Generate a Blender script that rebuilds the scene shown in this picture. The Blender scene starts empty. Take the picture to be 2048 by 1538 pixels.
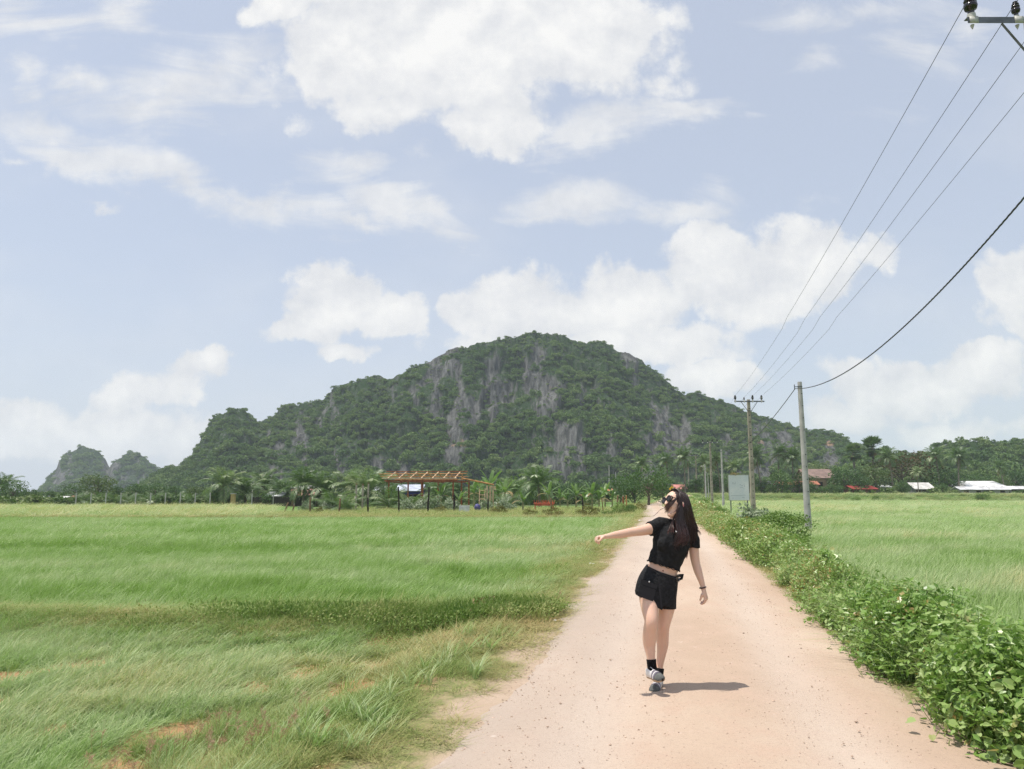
import bpy, math, random
import numpy as np
from mathutils import Vector, Matrix
sc = bpy.context.scene
COL = sc.collection
R = math.radians
rng = np.random.default_rng(7)
random.seed(7)

# ------------------------------------------------------------ camera
CAMZ, PITCH, F = 1.6, R(8.2), 1500.0
cp, sp = math.cos(PITCH), math.sin(PITCH)
cam = bpy.data.cameras.new('camera'); camo = bpy.data.objects.new('camera', cam); COL.objects.link(camo)
cam.sensor_width = 36; cam.lens = F / 2048 * 36; cam.clip_end = 6000; cam.clip_start = 0.05
camo.location = (0, 0, CAMZ); camo.rotation_euler = (math.pi / 2 + PITCH, 0, 0)
sc.camera = camo
def ray(px, py):
    u, v = (px - 1024) / F, (769 - py) / F
    return np.array([u, cp - v * sp, sp + v * cp])
def pt(px, py, Y):                      # point of the place seen at a photo position, at distance Y
    d = ray(px, py); return np.array([0, 0, CAMZ]) + d * (Y / d[1])

# ------------------------------------------------------------ exposure, sun
sc.view_settings.view_transform = 'Standard'; sc.view_settings.look = 'None'
sc.view_settings.exposure = 0.38; sc.view_settings.gamma = 1
sc.render.engine = 'CYCLES'
sc.cycles.use_denoising = True; sc.cycles.denoising_prefilter = 'NONE'; sc.cycles.denoising_input_passes = 'RGB_ALBEDO_NORMAL'
sc.cycles.max_bounces = 5; sc.cycles.diffuse_bounces = 3; sc.cycles.glossy_bounces = 2
sc.cycles.transmission_bounces = 3; sc.cycles.transparent_max_bounces = 6; sc.cycles.volume_bounces = 1
sc.cycles.use_adaptive_sampling = True; sc.cycles.adaptive_threshold = 0.02
SUNV = Vector((0.295, 0.03, -1)).normalized()       # the way the light travels
sun = bpy.data.lights.new('sun', 'SUN'); suno = bpy.data.objects.new('sun', sun); COL.objects.link(suno)
sun.energy = 3.7; sun.angle = R(0.6); sun.color = (1.0, 0.94, 0.85)
suno.rotation_euler = SUNV.to_track_quat('-Z', 'Y').to_euler()
elev = math.asin(-SUNV.z); azim = math.atan2(-SUNV.x, -SUNV.y)

# ------------------------------------------------------------ node helpers
class NT:
    def __init__(s, t): s.t = t; t.nodes.clear()
    def n(s, typ, **kw):
        nd = s.t.nodes.new(typ)
        ins = kw.pop('ins', {})
        for k, v in kw.items(): setattr(nd, k, v)
        for k, v in ins.items(): s.set(nd, k, v)
        return nd
    def set(s, nd, k, v):
        if isinstance(v, bpy.types.NodeSocket): s.t.links.new(v, nd.inputs[k])
        elif isinstance(v, bpy.types.Node): s.t.links.new(v.outputs[0], nd.inputs[k])
        else: nd.inputs[k].default_value = v
    def m(s, op, a, b=0.0, c=None, clamp=False):
        nd = s.n('ShaderNodeMath', operation=op, use_clamp=clamp); s.set(nd, 0, a)
        s.set(nd, 1, b)
        if c is not None: s.set(nd, 2, c)
        return nd.outputs[0]
    def mix(s, f, a, b, bt='MIX'):
        nd = s.n('ShaderNodeMix', data_type='RGBA', blend_type=bt, clamp_factor=True)
        s.set(nd, 0, f)
        for k, v in ((6, a), (7, b)):
            if not isinstance(v, (bpy.types.NodeSocket, bpy.types.Node)): v = (*v[:3], 1)
            s.set(nd, k, v)
        return nd.outputs[2]
    def step(s, x, a, b):               # smooth step
        nd = s.n('ShaderNodeMapRange', interpolation_type='SMOOTHSTEP'); s.set(nd, 0, x)
        nd.inputs[1].default_value = a; nd.inputs[2].default_value = b
        return nd.outputs[0]
    def noise(s, vec, scale, detail=4, rough=0.55, dist=0.0, dims='3D'):
        nd = s.n('ShaderNodeTexNoise', noise_dimensions=dims); s.set(nd, 'Vector', vec)
        nd.inputs['Scale'].default_value = scale; nd.inputs['Detail'].default_value = detail
        nd.inputs['Roughness'].default_value = rough; nd.inputs['Distortion'].default_value = dist
        return nd.outputs[0]
    def scale(s, vec, v):
        nd = s.n('ShaderNodeVectorMath', operation='MULTIPLY'); s.set(nd, 0, vec); nd.inputs[1].default_value = v
        return nd.outputs[0]

# ------------------------------------------------------------ world: sky and clouds by direction
w = bpy.data.worlds.new('World'); sc.world = w; w.use_nodes = True
g = NT(w.node_tree)
SKYS = 0.125
sky = g.n('ShaderNodeTexSky', sky_type='NISHITA', sun_disc=False, sun_elevation=elev, sun_rotation=azim,
          altitude=10, air_density=1.0, dust_density=1.5, ozone_density=2.0)
tc = g.n('ShaderNodeTexCoord')
sep = g.n('ShaderNodeSeparateXYZ', ins={0: tc.outputs['Generated']})
dy = g.m('MAXIMUM', sep.outputs[1], 0.12)
cu = g.m('DIVIDE', sep.outputs[0], dy); cw = g.m('DIVIDE', sep.outputs[2], dy)
uv0 = g.n('ShaderNodeCombineXYZ', ins={0: cu, 1: cw}).outputs[0]
# ragged edges: warp the lookup with noise
nz = g.n('ShaderNodeTexNoise', noise_dimensions='2D'); g.set(nz, 'Vector', uv0); nz.inputs['Scale'].default_value = 7; nz.inputs['Detail'].default_value = 5; nz.inputs['Roughness'].default_value = 0.62
wv = g.n('ShaderNodeVectorMath', operation='SUBTRACT', ins={0: nz.outputs['Color']}); wv.inputs[1].default_value = (.5, .5, .5)
ws = g.n('ShaderNodeVectorMath', operation='SCALE', ins={0: wv.outputs[0]}); ws.inputs['Scale'].default_value = 0.085
uv = g.n('ShaderNodeVectorMath', operation='ADD', ins={0: uv0, 1: ws.outputs[0]}).outputs[0]
def gn(px, py):
    d = ray(px, py); return d[0] / d[1], d[2] / d[1]
# px, py, half width, half height, strength, tilt(deg, positive = falls to the right)
CUM = [(900,70,330,150,1.1,0),(1150,50,200,120,1.0,0),(700,110,190,110,.75,0),(560,15,110,45,.65,0),(760,215,170,60,.6,0),
 (1000,235,110,70,.8,0),(1290,150,110,90,.32,0),
 (690,600,110,72,1.15,0),(620,660,90,40,.9,0),(780,625,85,60,1.0,0),(700,712,65,20,.7,0),
 (1080,620,200,72,1.0,0),(1250,600,170,80,1.05,0),(1430,545,105,85,1.1,0),(1600,525,115,85,1.1,0),(1530,600,130,60,.9,0),
 (920,625,70,40,.85,0),(1330,690,190,55,.8,0),(1180,690,300,50,.9,0),
 (1860,765,185,58,1.0,0),(1960,730,100,45,.9,0),(1780,800,120,40,.8,0),(2040,575,100,80,1.05,0),(2100,640,120,60,1.0,0),
 (300,775,130,50,.8,-15),(150,860,260,60,.75,0),(390,730,80,30,.75,0),(60,840,120,40,.7,0),
 (1430,770,110,35,.85,0),(1680,845,130,40,.6,0),(1760,490,60,45,.55,0),(1900,860,260,30,.45,0),(350,890,200,70,.7,0)]
WISP = [(380,150,170,70,.85,-8),(300,215,150,60,.72,0),(530,180,120,60,.6,0),(175,165,70,30,.6,0),(60,150,50,40,.6,0),(240,30,60,40,.45,0),(20,20,60,50,.5,0),
 (150,310,190,34,.72,22),(330,350,330,40,.85,19),(480,390,260,30,.72,12),(760,400,180,42,.85,16),(850,425,90,22,.75,8),(720,345,120,35,.6,0),
 (1180,250,180,40,.7,-8),(1370,215,130,28,.8,-4),(1120,400,110,42,.66,-5),(1080,430,130,18,.5,0),(1370,430,90,24,.6,0),(1440,395,60,30,.35,0),
 (1650,130,60,40,.6,0),(1610,30,150,45,.55,0),(1750,20,120,30,.5,0),(1930,60,70,40,.6,0),(850,310,60,30,.5,0),(200,398,30,8,.5,0),
 (1620,415,50,18,.4,0),(20,305,50,12,.5,12),(90,60,110,40,.35,0),(700,440,80,14,.6,10),(1850,90,120,70,.3,0)]
def field(lst, uvs):
    acc = None
    for (x, y, hx, hy, wt, tilt) in lst:
        c = gn(x, y); e1 = gn(x + hx, y); e2 = gn(x, y - hy)
        sx, sy = abs(e1[0] - c[0]), abs(e2[1] - c[1])
        if tilt:
            mp = g.n('ShaderNodeMapping', vector_type='TEXTURE', ins={0: uvs})
            mp.inputs['Location'].default_value = (c[0], c[1], 0)
            mp.inputs['Rotation'].default_value = (0, 0, R(-tilt)); mp.inputs['Scale'].default_value = (sx, sy, 1)
        else:
            mp = g.n('ShaderNodeVectorMath', operation='MULTIPLY_ADD', ins={0: uvs})
            mp.inputs[1].default_value = (1 / sx, 1 / sy, 0); mp.inputs[2].default_value = (-c[0] / sx, -c[1] / sy, 0)
        ln = g.n('ShaderNodeVectorMath', operation='LENGTH', ins={0: mp.outputs[0]}).outputs['Value']
        v = g.m('MULTIPLY_ADD', ln, -wt, 1.25 * wt)          # wt*(1.25-r)
        acc = v if acc is None else g.m('MAXIMUM', acc, v)
    return acc
fine = g.noise(uv0, 9, 7, 0.6, dims='2D')
fine2 = g.noise(g.scale(uv0, (0.45, 1.6, 1)), 9, 7, 0.62, 0.4, dims='2D')
lump = g.n('ShaderNodeTexVoronoi', feature='F1', voronoi_dimensions='2D', ins={'Vector': uv, 'Scale': 26.0})
c1 = g.m('ADD', field(CUM, uv), g.m('MULTIPLY_ADD', fine, 1.2, -0.46))
c1b = g.m('SUBTRACT', c1, g.m('MULTIPLY', lump.outputs['Distance'], 0.28))
c2 = g.m('ADD', field(WISP, uv), g.m('MULTIPLY_ADD', fine2, 2.2, -1.1))
a1 = g.m('MULTIPLY', g.step(c1b, 0.10, 0.46), .97); a2 = g.m('MULTIPLY', g.step(c2, -0.05, .95), 0.85)
veil = g.m('MULTIPLY', g.step(g.noise(g.scale(uv0, (0.7, 1.5, 1)), 2.2, 4, .6, dims='2D'), .42, .75), 0.22)
alpha = g.m('MAXIMUM', g.m('MAXIMUM', a1, a2), veil)
# thin haze towards the horizon
hz = g.m('POWER', g.m('SUBTRACT', 1.0, g.m('MAXIMUM', sep.outputs[2], 0.0), clamp=True), 7.0)
skyc = g.n('ShaderNodeVectorMath', operation='SCALE', ins={0: sky.outputs[0]}); skyc.inputs['Scale'].default_value = 1.0
PALE = (4.15, 4.4, 4.95)
base = g.mix(g.m('MULTIPLY_ADD', hz, .34, .62), skyc.outputs[0], PALE)
shade = g.step(g.m('ADD', c1, g.m('MULTIPLY', fine, .6)), .6, 2.0)
off_ = g.n('ShaderNodeVectorMath', operation='ADD', ins={0: uv0}); off_.inputs[1].default_value = (-.012, .028, 0)
rel = g.m('SUBTRACT', fine, g.noise(off_.outputs[0], 9, 7, 0.6, dims='2D'))  # cloud relief: sunward sides painted lighter, far sides greyer
shade = g.m('ADD', g.m('MULTIPLY_ADD', shade, .45, .38), g.m('MULTIPLY', rel, 1.7), clamp=True)
cloudc = g.mix(shade, (4.45, 4.55, 4.8), (6.0, 5.95, 5.85))
final = g.mix(alpha, base, cloudc)
bg = g.n('ShaderNodeBackground', ins={0: final, 1: SKYS})
g.n('ShaderNodeOutputWorld', ins={0: bg})
w.cycles.sampling_method = 'MANUAL'; w.cycles.sample_map_resolution = 512

# ------------------------------------------------------------ materials
def mat(name, col, rough=0.8, spec=0.2, var=0.0, vscale=3.0, bump=0.0, bscale=20.0, metal=0.0, col2=None, wave=None):
    m = bpy.data.materials.new(name); m.use_nodes = True; g = NT(m.node_tree)
    p = g.n('ShaderNodeBsdfPrincipled'); p.inputs['Roughness'].default_value = rough
    p.inputs['Specular IOR Level'].default_value = spec; p.inputs['Metallic'].default_value = metal
    tcn = g.n('ShaderNodeTexCoord').outputs['Object']
    c = (*col, 1)
    if var or col2:
        f = g.step(g.noise(tcn, vscale, 5), .3, .7)
        c = g.mix(f, tuple(x * (1 - var) for x in (col)), col2 or tuple(min(1, x * (1 + var)) for x in col))
    g.set(p, 'Base Color', c)
    if bump or wave:
        h = g.noise(tcn, bscale, 4)
        if wave:
            wv = g.n('ShaderNodeTexWave', bands_direction=wave[0], ins={'Vector': tcn}); wv.inputs['Scale'].default_value = wave[1]
            h = g.m('ADD', g.m('MULTIPLY', wv.outputs['Fac'], 1.0), g.m('MULTIPLY', h, .3))
        b = g.n('ShaderNodeBump', ins={'Height': h}); b.inputs['Strength'].default_value = bump or .5; b.inputs['Distance'].default_value = 0.02
        g.set(p, 'Normal', b)
    g.n('ShaderNodeOutputMaterial', ins={0: p}); return m
def leafmat(name, cols, pscale=0.15, trans=0.3, rough=0.5, spec=0.35, inst=False, tintamp=0.35):
    """cols: dark, mid, light; picked by place noise + per leaf tint (+ per plant value)."""
    m = bpy.data.materials.new(name); m.use_nodes = True; g = NT(m.node_tree)
    geo = g.n('ShaderNodeNewGeometry'); ti = g.n('ShaderNodeAttribute', attribute_name='tint')
    f = g.noise(geo.outputs['Position'], pscale, 3)
    f = g.m('ADD', g.m('MULTIPLY_ADD', f, 1.5, -0.45 - tintamp / 2 + .2), g.m('MULTIPLY', ti.outputs['Fac'], tintamp))
    if inst:
        ir = g.n('ShaderNodeAttribute', attribute_name='irnd', attribute_type='INSTANCER')
        f = g.m('ADD', g.m('MULTIPLY', f, .45), ir.outputs['Fac'])
    else:
        f = g.m('ADD', f, g.m('MULTIPLY_ADD', g.n('ShaderNodeObjectInfo').outputs['Random'], .4, -.3))
    cr = g.n('ShaderNodeValToRGB', ins={0: f}); e = cr.color_ramp.elements
    n = len(cols)
    while len(e) < n: e.new(.5)
    for i, c in enumerate(cols): e[i].position = i / (n - 1); e[i].color = (*c, 1)
    p = g.n('ShaderNodeBsdfPrincipled', ins={'Base Color': cr.outputs[0]}); p.inputs['Roughness'].default_value = rough
    p.inputs['Specular IOR Level'].default_value = spec
    t = g.n('ShaderNodeBsdfTranslucent', ins={0: g.mix(.5, cr.outputs[0], (.14, .3, .03))})
    mx = g.n('ShaderNodeMixShader', ins={0: trans, 1: p, 2: t})
    g.n('ShaderNodeOutputMaterial', ins={0: mx}); return m

M = {}
HAZE = .00028
M['palm'] = leafmat('palm_leaf', [(.045,.09,.03),(.13,.20,.07),(.42,.46,.25)], .3, .3, .38, .6, tintamp=.5)
M['palmdry'] = leafmat('dry_palm_leaf', [(.16,.1,.05),(.28,.19,.08),(.3,.25,.1)], .3, .2)
M['banana'] = leafmat('banana_leaf', [(.08,.15,.04),(.16,.26,.07),(.32,.4,.17)], .3, .4, .35, .6, tintamp=.5)
M['tree'] = leafmat('tree_leaf', [(.03,.07,.02),(.07,.14,.035),(.16,.24,.07)], .25, .25, .5, .35)
M['undergrowth'] = leafmat('undergrowth_leaf', [(.02,.05,.015),(.05,.10,.025),(.12,.18,.05),(.22,.26,.1)], .1, .25, .5, .35, inst=True, tintamp=.5)
M['treepale'] = leafmat('pale_tree_leaf', [(.06,.1,.03),(.13,.18,.06),(.22,.26,.1)], .25, .25, .5, .35)
M['treered'] = leafmat('reddish_tree_leaf', [(.04,.04,.018),(.11,.06,.028),(.2,.09,.045)], .25, .2, .6, .2)
M['shrub'] = leafmat('shrub_leaf', [(.08,.15,.03),(.19,.29,.06),(.36,.44,.14)], 1.2, .3, .45, .4, tintamp=.6)
M['shrubdry'] = leafmat('dry_shrub_leaf', [(.12,.11,.035),(.22,.19,.06),(.33,.26,.11)], 1.2, .25, .6, .2, tintamp=.6)
M['silver'] = leafmat('silvery_leaf', [(.16,.22,.11),(.38,.43,.30),(.62,.65,.52)], .8, .25, .5, .4, tintamp=.6)
M['bark'] = mat('bark', (.16,.13,.10), .9, .1, .35, 4, .5, 12)
M['palmbark'] = mat('palm_bark', (.22,.19,.15), .9, .1, .3, 3, .5, 10)
M['bananastem'] = mat('banana_stem', (.28,.26,.12), .6, .3, .35, 4)
M['concrete'] = mat('concrete', (.42,.41,.38), .85, .15, .18, 2.2, .3, 30)
M['concretewarm'] = mat('warm_concrete', (.36,.32,.25), .9, .1, .25, 1.8, .4, 24)
M['steel'] = mat('galvanised_steel', (.12,.13,.14), .5, .5, .25, 6, metal=.5)
M['ceramic'] = mat('brown_ceramic', (.012,.009,.011), .12, .6)
M['cap'] = mat('grey_cap', (.42,.42,.38), .5, .4)
M['wire'] = mat('wire', (.05,.055,.06), .5, .4)
M['wood'] = mat('new_timber', (.42,.22,.09), .75, .15, .3, 3)
M['woodpale'] = mat('pale_timber', (.55,.40,.26), .8, .15, .25, 3)
M['woodred'] = mat('red_timber', (.22,.085,.04), .8, .15, .35, 2)
M['wooddark'] = mat('charred_timber', (.035,.028,.024), .9, .1, .4, 3)
M['woodgrey'] = mat('weathered_timber', (.2,.13,.08), .9, .1, .4, 3)
M['black'] = mat('dark_opening', (.02,.02,.02), .9, .05)

# ------------------------------------------------------------ mesh helpers
class MB:
    def __init__(s): s.v = []; s.f = []; s.mi = []; s.t = []; s.nv = 0
    def add(s, v, f, mi=0, tint=None):
        v = np.asarray(v, float).reshape(-1, 3); f = np.asarray(f, int)
        s.v.append(v); s.f.append(f + s.nv); s.mi.append(np.full(len(f), mi)); s.nv += len(v)
        s.t.append(np.full(len(f), .5) if tint is None else np.asarray(tint, float))
        return s
    def box(s, c, d, rz=0.0, mi=0, M3=None):
        c = np.array(c, float); h = np.array(d, float) / 2
        v = np.array([[x, y, z] for x in (-1, 1) for y in (-1, 1) for z in (-1, 1)]) * h
        if M3 is not None: v = v @ np.array(M3).T
        elif rz: ca, sa = math.cos(rz), math.sin(rz); v = v @ np.array([[ca, sa, 0], [-sa, ca, 0], [0, 0, 1]])
        f = [[0,1,3,2],[4,6,7,5],[0,4,5,1],[2,3,7,6],[0,2,6,4],[1,5,7,3]]
        return s.add(v + c, f, mi)
    def tube(s, path, rad, n=8, mi=0, ref=(1, 0, 0), caps=True, rad2=None, tint=None):
        P = np.asarray(path, float); k = len(P)
        ra = np.broadcast_to(np.asarray(rad, float), (k,)); rb = ra if rad2 is None else np.broadcast_to(np.asarray(rad2, float), (k,))
        T = np.gradient(P, axis=0); T /= np.linalg.norm(T, axis=1)[:, None] + 1e-9
        ref = np.array(ref, float)
        if abs((T @ ref)).max() > .97: ref = np.array([0, 1, 0.1]) if abs(ref[0]) > .5 else np.array([1, 0, .1])
        S = ref - (T @ ref)[:, None] * T; S /= np.linalg.norm(S, axis=1)[:, None]
        D = np.cross(T, S); th = np.arange(n) * 2 * math.pi / n
        v = P[:, None] + ra[:, None, None] * np.cos(th)[None, :, None] * S[:, None] + rb[:, None, None] * np.sin(th)[None, :, None] * D[:, None]
        v = v.reshape(-1, 3); i = np.arange(k - 1)[:, None] * n; j = np.arange(n)[None]; j2 = (j + 1) % n
        f = np.stack([i + j, i + j2, i + n + j2, i + n + j], -1).reshape(-1, 4)
        s.add(v, f, mi, None if tint is None else np.full(len(f), tint))
        if caps:
            b = s.nv - len(v)
            for q, c in ((0, P[0]), (k - 1, P[-1])):
                vv = np.vstack([v[q * n:(q + 1) * n], c]); ff = [[a, (a + 1) % n, n, n] for a in range(n)]
                s.add(vv, ff if q else [x[::-1] for x in ff], mi)
        return s
    def ell(s, c, r, n=12, mi=0, M3=None):
        th = np.linspace(0, math.pi, n // 2 + 1); ph = np.arange(n) * 2 * math.pi / n
        v = np.array([[math.sin(a) * math.cos(b), math.sin(a) * math.sin(b), math.cos(a)] for a in th for b in ph]) * np.array(r)
        if M3 is not None: v = v @ np.array(M3).T
        k = len(th); i = np.arange(k - 1)[:, None] * n; j = np.arange(n)[None]; j2 = (j + 1) % n
        f = np.stack([i + j, i + n + j, i + n + j2, i + j2], -1).reshape(-1, 4)
        return s.add(v + np.array(c), f, mi)
    def leaves(s, C, D, N, L, W, mi=0, tint=None, fold=0.0):
        """diamond leaves: base C, direction D, normal N, length L, width W (arrays)"""
        C = np.asarray(C, float); k = len(C)
        D = D / (np.linalg.norm(D, axis=1)[:, None] + 1e-9)
        S = np.cross(D, N); S /= (np.linalg.norm(S, axis=1)[:, None] + 1e-9)
        U = np.cross(S, D)
        L = np.broadcast_to(L, (k,))[:, None]; W = np.broadcast_to(W, (k,))[:, None]
        a = C; b = C + D * L * .45 + S * W / 2 + U * fold * W; c = C + D * L; d = C + D * L * .45 - S * W / 2 + U * fold * W
        v = np.stack([a, b, c, d], 1).reshape(-1, 3); f = np.arange(4 * k).reshape(k, 4)
        return s.add(v, f, mi, rng.random(k) if tint is None else tint)
    def mesh(s, name, mats, smooth=False):
        me = bpy.data.meshes.new(name)
        V = np.vstack(s.v); Fq = [np.asarray(f) for f in s.f if len(f)]
        F4 = []; 
        for f in Fq:
            F4.append(f if f.shape[1] == 4 else np.hstack([f, f[:, -1:]]))
        F4 = np.vstack(F4); mi = np.concatenate(s.mi); t = np.concatenate(s.t)
        tri = F4[:, 2] == F4[:, 3]
        tot = np.where(tri, 3, 4); st = np.concatenate([[0], np.cumsum(tot)[:-1]])
        keep = np.ones_like(F4, bool); keep[tri, 3] = False
        me.vertices.add(len(V)); me.vertices.foreach_set('co', V.ravel())
        me.loops.add(int(tot.sum())); me.loops.foreach_set('vertex_index', F4[keep].astype(np.int32))
        me.polygons.add(len(F4)); me.polygons.foreach_set('loop_start', st.astype(np.int32))
        me.update(calc_edges=True)
        me.polygons.foreach_set('material_index', mi.astype(np.int32))
        me.polygons.foreach_set('use_smooth', np.full(len(F4), smooth))
        a = me.attributes.new('tint', 'FLOAT', 'FACE'); a.data.foreach_set('value', t.astype(np.float32))
        for m in (mats if isinstance(mats, (list, tuple)) else [mats]): me.materials.append(m)
        return me
    def build(s, name, mats, parent=None, smooth=False, **tagk):
        o = bpy.data.objects.new(name, s.mesh(name, mats, smooth)); COL.objects.link(o)
        if parent is not None: o.parent = parent
        tag(o, **tagk); return o
def tag(o, label=None, cat=None, group=None, kind=None):
    if label: o['label'] = label
    if cat: o['category'] = cat
    if group: o['group'] = group
    if kind: o['kind'] = kind
    return o
def thing(name, loc, label, cat, group=None, rz=0.0):
    o = bpy.data.objects.new(name, None); COL.objects.link(o); o.empty_display_size = .2
    o.location = [float(x) for x in loc]; o.rotation_euler = (0, 0, rz)
    return tag(o, label, cat, group)
def kids(root): return [o for o in COL.objects if o.parent == root]
KID = {}
def dup(root, loc, rz=0.0, scl=None, label=None, group=None, name=None):
    if root.name not in KID: KID[root.name] = [(c, kids(c)) for c in kids(root)]
    r = root.copy(); COL.objects.link(r); r.location = [float(x) for x in loc]; r.rotation_euler = (0, 0, rz)
    if scl is not None: r.scale = scl if hasattr(scl, '__len__') else (scl,) * 3
    if label: r['label'] = label
    if group: r['group'] = group
    for c, gs in KID[root.name]:
        d = c.copy(); COL.objects.link(d); d.parent = r
        for q in gs: e = q.copy(); COL.objects.link(e); e.parent = d
    return r

def vnoise(x, y, seed=0):
    x = np.asarray(x, float); y = np.asarray(y, float)
    xi = np.floor(x); yi = np.floor(y); fx = x - xi; fy = y - yi
    fx = fx * fx * (3 - 2 * fx); fy = fy * fy * (3 - 2 * fy)
    def h(a, b):
        q = np.sin(a * 127.1 + b * 311.7 + seed * 74.7) * 43758.5453; return q - np.floor(q)
    return (h(xi, yi) * (1 - fx) + h(xi + 1, yi) * fx) * (1 - fy) + (h(xi, yi + 1) * (1 - fx) + h(xi + 1, yi + 1) * fx) * fy
def fbm(x, y, seed=0, o=4, gain=.5):
    s = 0; a = 1; t = 0
    for i in range(o): s = s + a * vnoise(x * 2 ** i, y * 2 ** i, seed + i * 3); t += a; a *= gain
    return s / t
def sst(x, a, b): t = np.clip((x - a) / (b - a), 0, 1); return t * t * (3 - 2 * t)

# ------------------------------------------------------------ road line and ground height
RY = [-30,-10,4.66,6.43,11.6,21.5,37.9,54.7,70,82,94,106,120,134,147,160]
RX = [-5.2,-1.6,1.19,1.52,2.66,4.68,7.85,11.05,13.7,15.5,17.6,20.6,24.6,28.8,33,38]
RW = [3.5,3.5,3.5,3.34,3.34,3.4,3.3,3.2,3.2,3.1,3.0,3.0,3.0,3.2,4,5]
def road_x(y): return np.interp(y, RY, RX)
def road_w(y): return np.interp(y, RY, RW)
def road_z(y): return 1.25 * sst(np.asarray(y, float), 112, 149)
EMB_Y = 150.0
def ground_z(x, y):
    x = np.asarray(x, float); y = np.asarray(y, float)
    d = np.abs(x - road_x(y)) - road_w(y) / 2
    z = -.02 - .2 * sst(d, .7, 1.9)
    # weedy bund across the left field, and its edges
    left = sst(-(x - road_x(y)), 2.2, 4)
    z += left * .16 * np.exp(-((y - 10.5 - .25 * np.sin(x * .6)) / 1.0) ** 2)
    z += left * .22 * np.exp(-((y - 51) / .8) ** 2)
    z += .03 * (fbm(x * 1.3, y * 1.3, 5) - .5) * sst(d, .3, 1.0)
    # lane climbs to the through road on its embankment
    rz = road_z(y); near = 1 - sst(d, .5, 5); z = z + rz * near * (y < EMB_Y)
    emb = sst(y, EMB_Y - 7, EMB_Y - 1) * sst(x, 12, 26)
    z = np.maximum(z, -.2 + emb * 1.42)
    return z

# ground sheet
ys = np.concatenate([np.arange(-40, 2, 2.0), np.arange(2, 16, .12), np.arange(16, 60, .5), np.arange(60, 170, 1.5), np.geomspace(170, 2000, 26)])
xs = np.concatenate([-np.geomspace(60, 1500, 22)[::-1], np.arange(-59, -14, 1.0), np.arange(-14, 12, .14), np.arange(12, 60, .6), np.geomspace(60, 1500, 34)])
GX, GY = np.meshgrid(xs, ys); GZ = ground_z(GX, GY)
nx, ny = len(xs), len(ys)
i = np.arange(ny - 1)[:, None] * nx; j = np.arange(nx - 1)[None]
gf = np.stack([i + j, i + j + 1, i + nx + j + 1, i + nx + j], -1).reshape(-1, 4)
def soilmask(x, y):
    n = fbm(x * 2.0, y * 1.8, 11, 4)
    s = 1.0 * sst(n, .53, .62) * sst(-y, -9.3, -8.0)
    for (a, b, rx, ry) in SOIL: s = np.maximum(s, sst(-(((x - a) / rx) ** 2 + ((y - b) / ry) ** 2) + (n - .5) * 2.4, -1.0, -.3))
    return s * (x < road_x(y) - road_w(y) / 2)
SOIL = []
for (px, py, rx, ry) in [(815,1290,.85,.50),(735,1390,.45,.28),(440,1510,.4,.16),(640,1410,.25,.15)]:
    d = ray(px, py); t = (CAMZ + .2) / -d[2]; SOIL.append((d[0] * t, d[1] * t, rx, ry))
gm = bpy.data.materials.new('field_ground'); gm.use_nodes = True; g = NT(gm.node_tree)
pos = g.n('ShaderNodeNewGeometry').outputs['Position']
sm = g.n('ShaderNodeAttribute', attribute_name='soil').outputs['Fac']; vg = g.n('ShaderNodeAttribute', attribute_name='verge').outputs['Fac']
n1 = g.noise(g.scale(pos, (.25, 1, 1)), .12, 5, .6); n2 = g.noise(g.scale(pos, (.5, 1, 1)), .9, 5, .65)
green = g.mix(g.step(n1, .3, .7), (.12, .21, .05), (.19, .28, .10)); green = g.mix(g.step(n2, .35, .75), green, (.09, .16, .04))
soilc = g.mix(g.noise(pos, 14, 6, .7), (.30, .15, .07), (.50, .30, .17))
vergec = g.mix(g.step(g.noise(pos, 5, 6, .7), .35, .65), (.17, .19, .07), (.38, .30, .18))
roadc = g.mix(g.noise(pos, 2.5, 5, .7), (.40, .29, .21), (.50, .40, .31)); re_ = g.n('ShaderNodeAttribute', attribute_name='roadedge').outputs['Fac']
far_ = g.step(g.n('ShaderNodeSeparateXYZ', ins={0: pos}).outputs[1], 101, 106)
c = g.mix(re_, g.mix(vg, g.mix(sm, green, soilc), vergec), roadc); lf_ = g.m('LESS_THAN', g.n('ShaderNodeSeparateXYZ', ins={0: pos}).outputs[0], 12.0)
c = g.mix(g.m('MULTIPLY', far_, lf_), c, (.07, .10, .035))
p = g.n('ShaderNodeBsdfPrincipled', ins={'Base Color': c}); p.inputs['Roughness'].default_value = .95; p.inputs['Specular IOR Level'].default_value = .1
b = g.n('ShaderNodeBump', ins={'Height': g.noise(pos, 30, 6, .7)}); b.inputs['Strength'].default_value = .6; b.inputs['Distance'].default_value = .03
g.set(p, 'Normal', b); g.n('ShaderNodeOutputMaterial', ins={0: p})
mb = MB().add(np.stack([GX, GY, GZ], -1), gf); go = mb.build('ground', gm, None, True, kind='structure')
dd = np.abs(GX - road_x(GY)) - road_w(GY) / 2
for nm, arr in (('soil', soilmask(GX, GY) * (dd > .5)), ('verge', 1 - sst(dd + .5 * (fbm(GX * 1.5, GY * .7, 3) - .5), .25, .9)), ('roadedge', 1 - sst(dd + 1.2 * (fbm(GX * 2.5, GY * 1.5, 8, 5) - .5), .0, .28))):
    a = go.data.attributes.new(nm, 'FLOAT', 'POINT'); a.data.foreach_set('value', arr.ravel().astype(np.float32))

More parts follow.
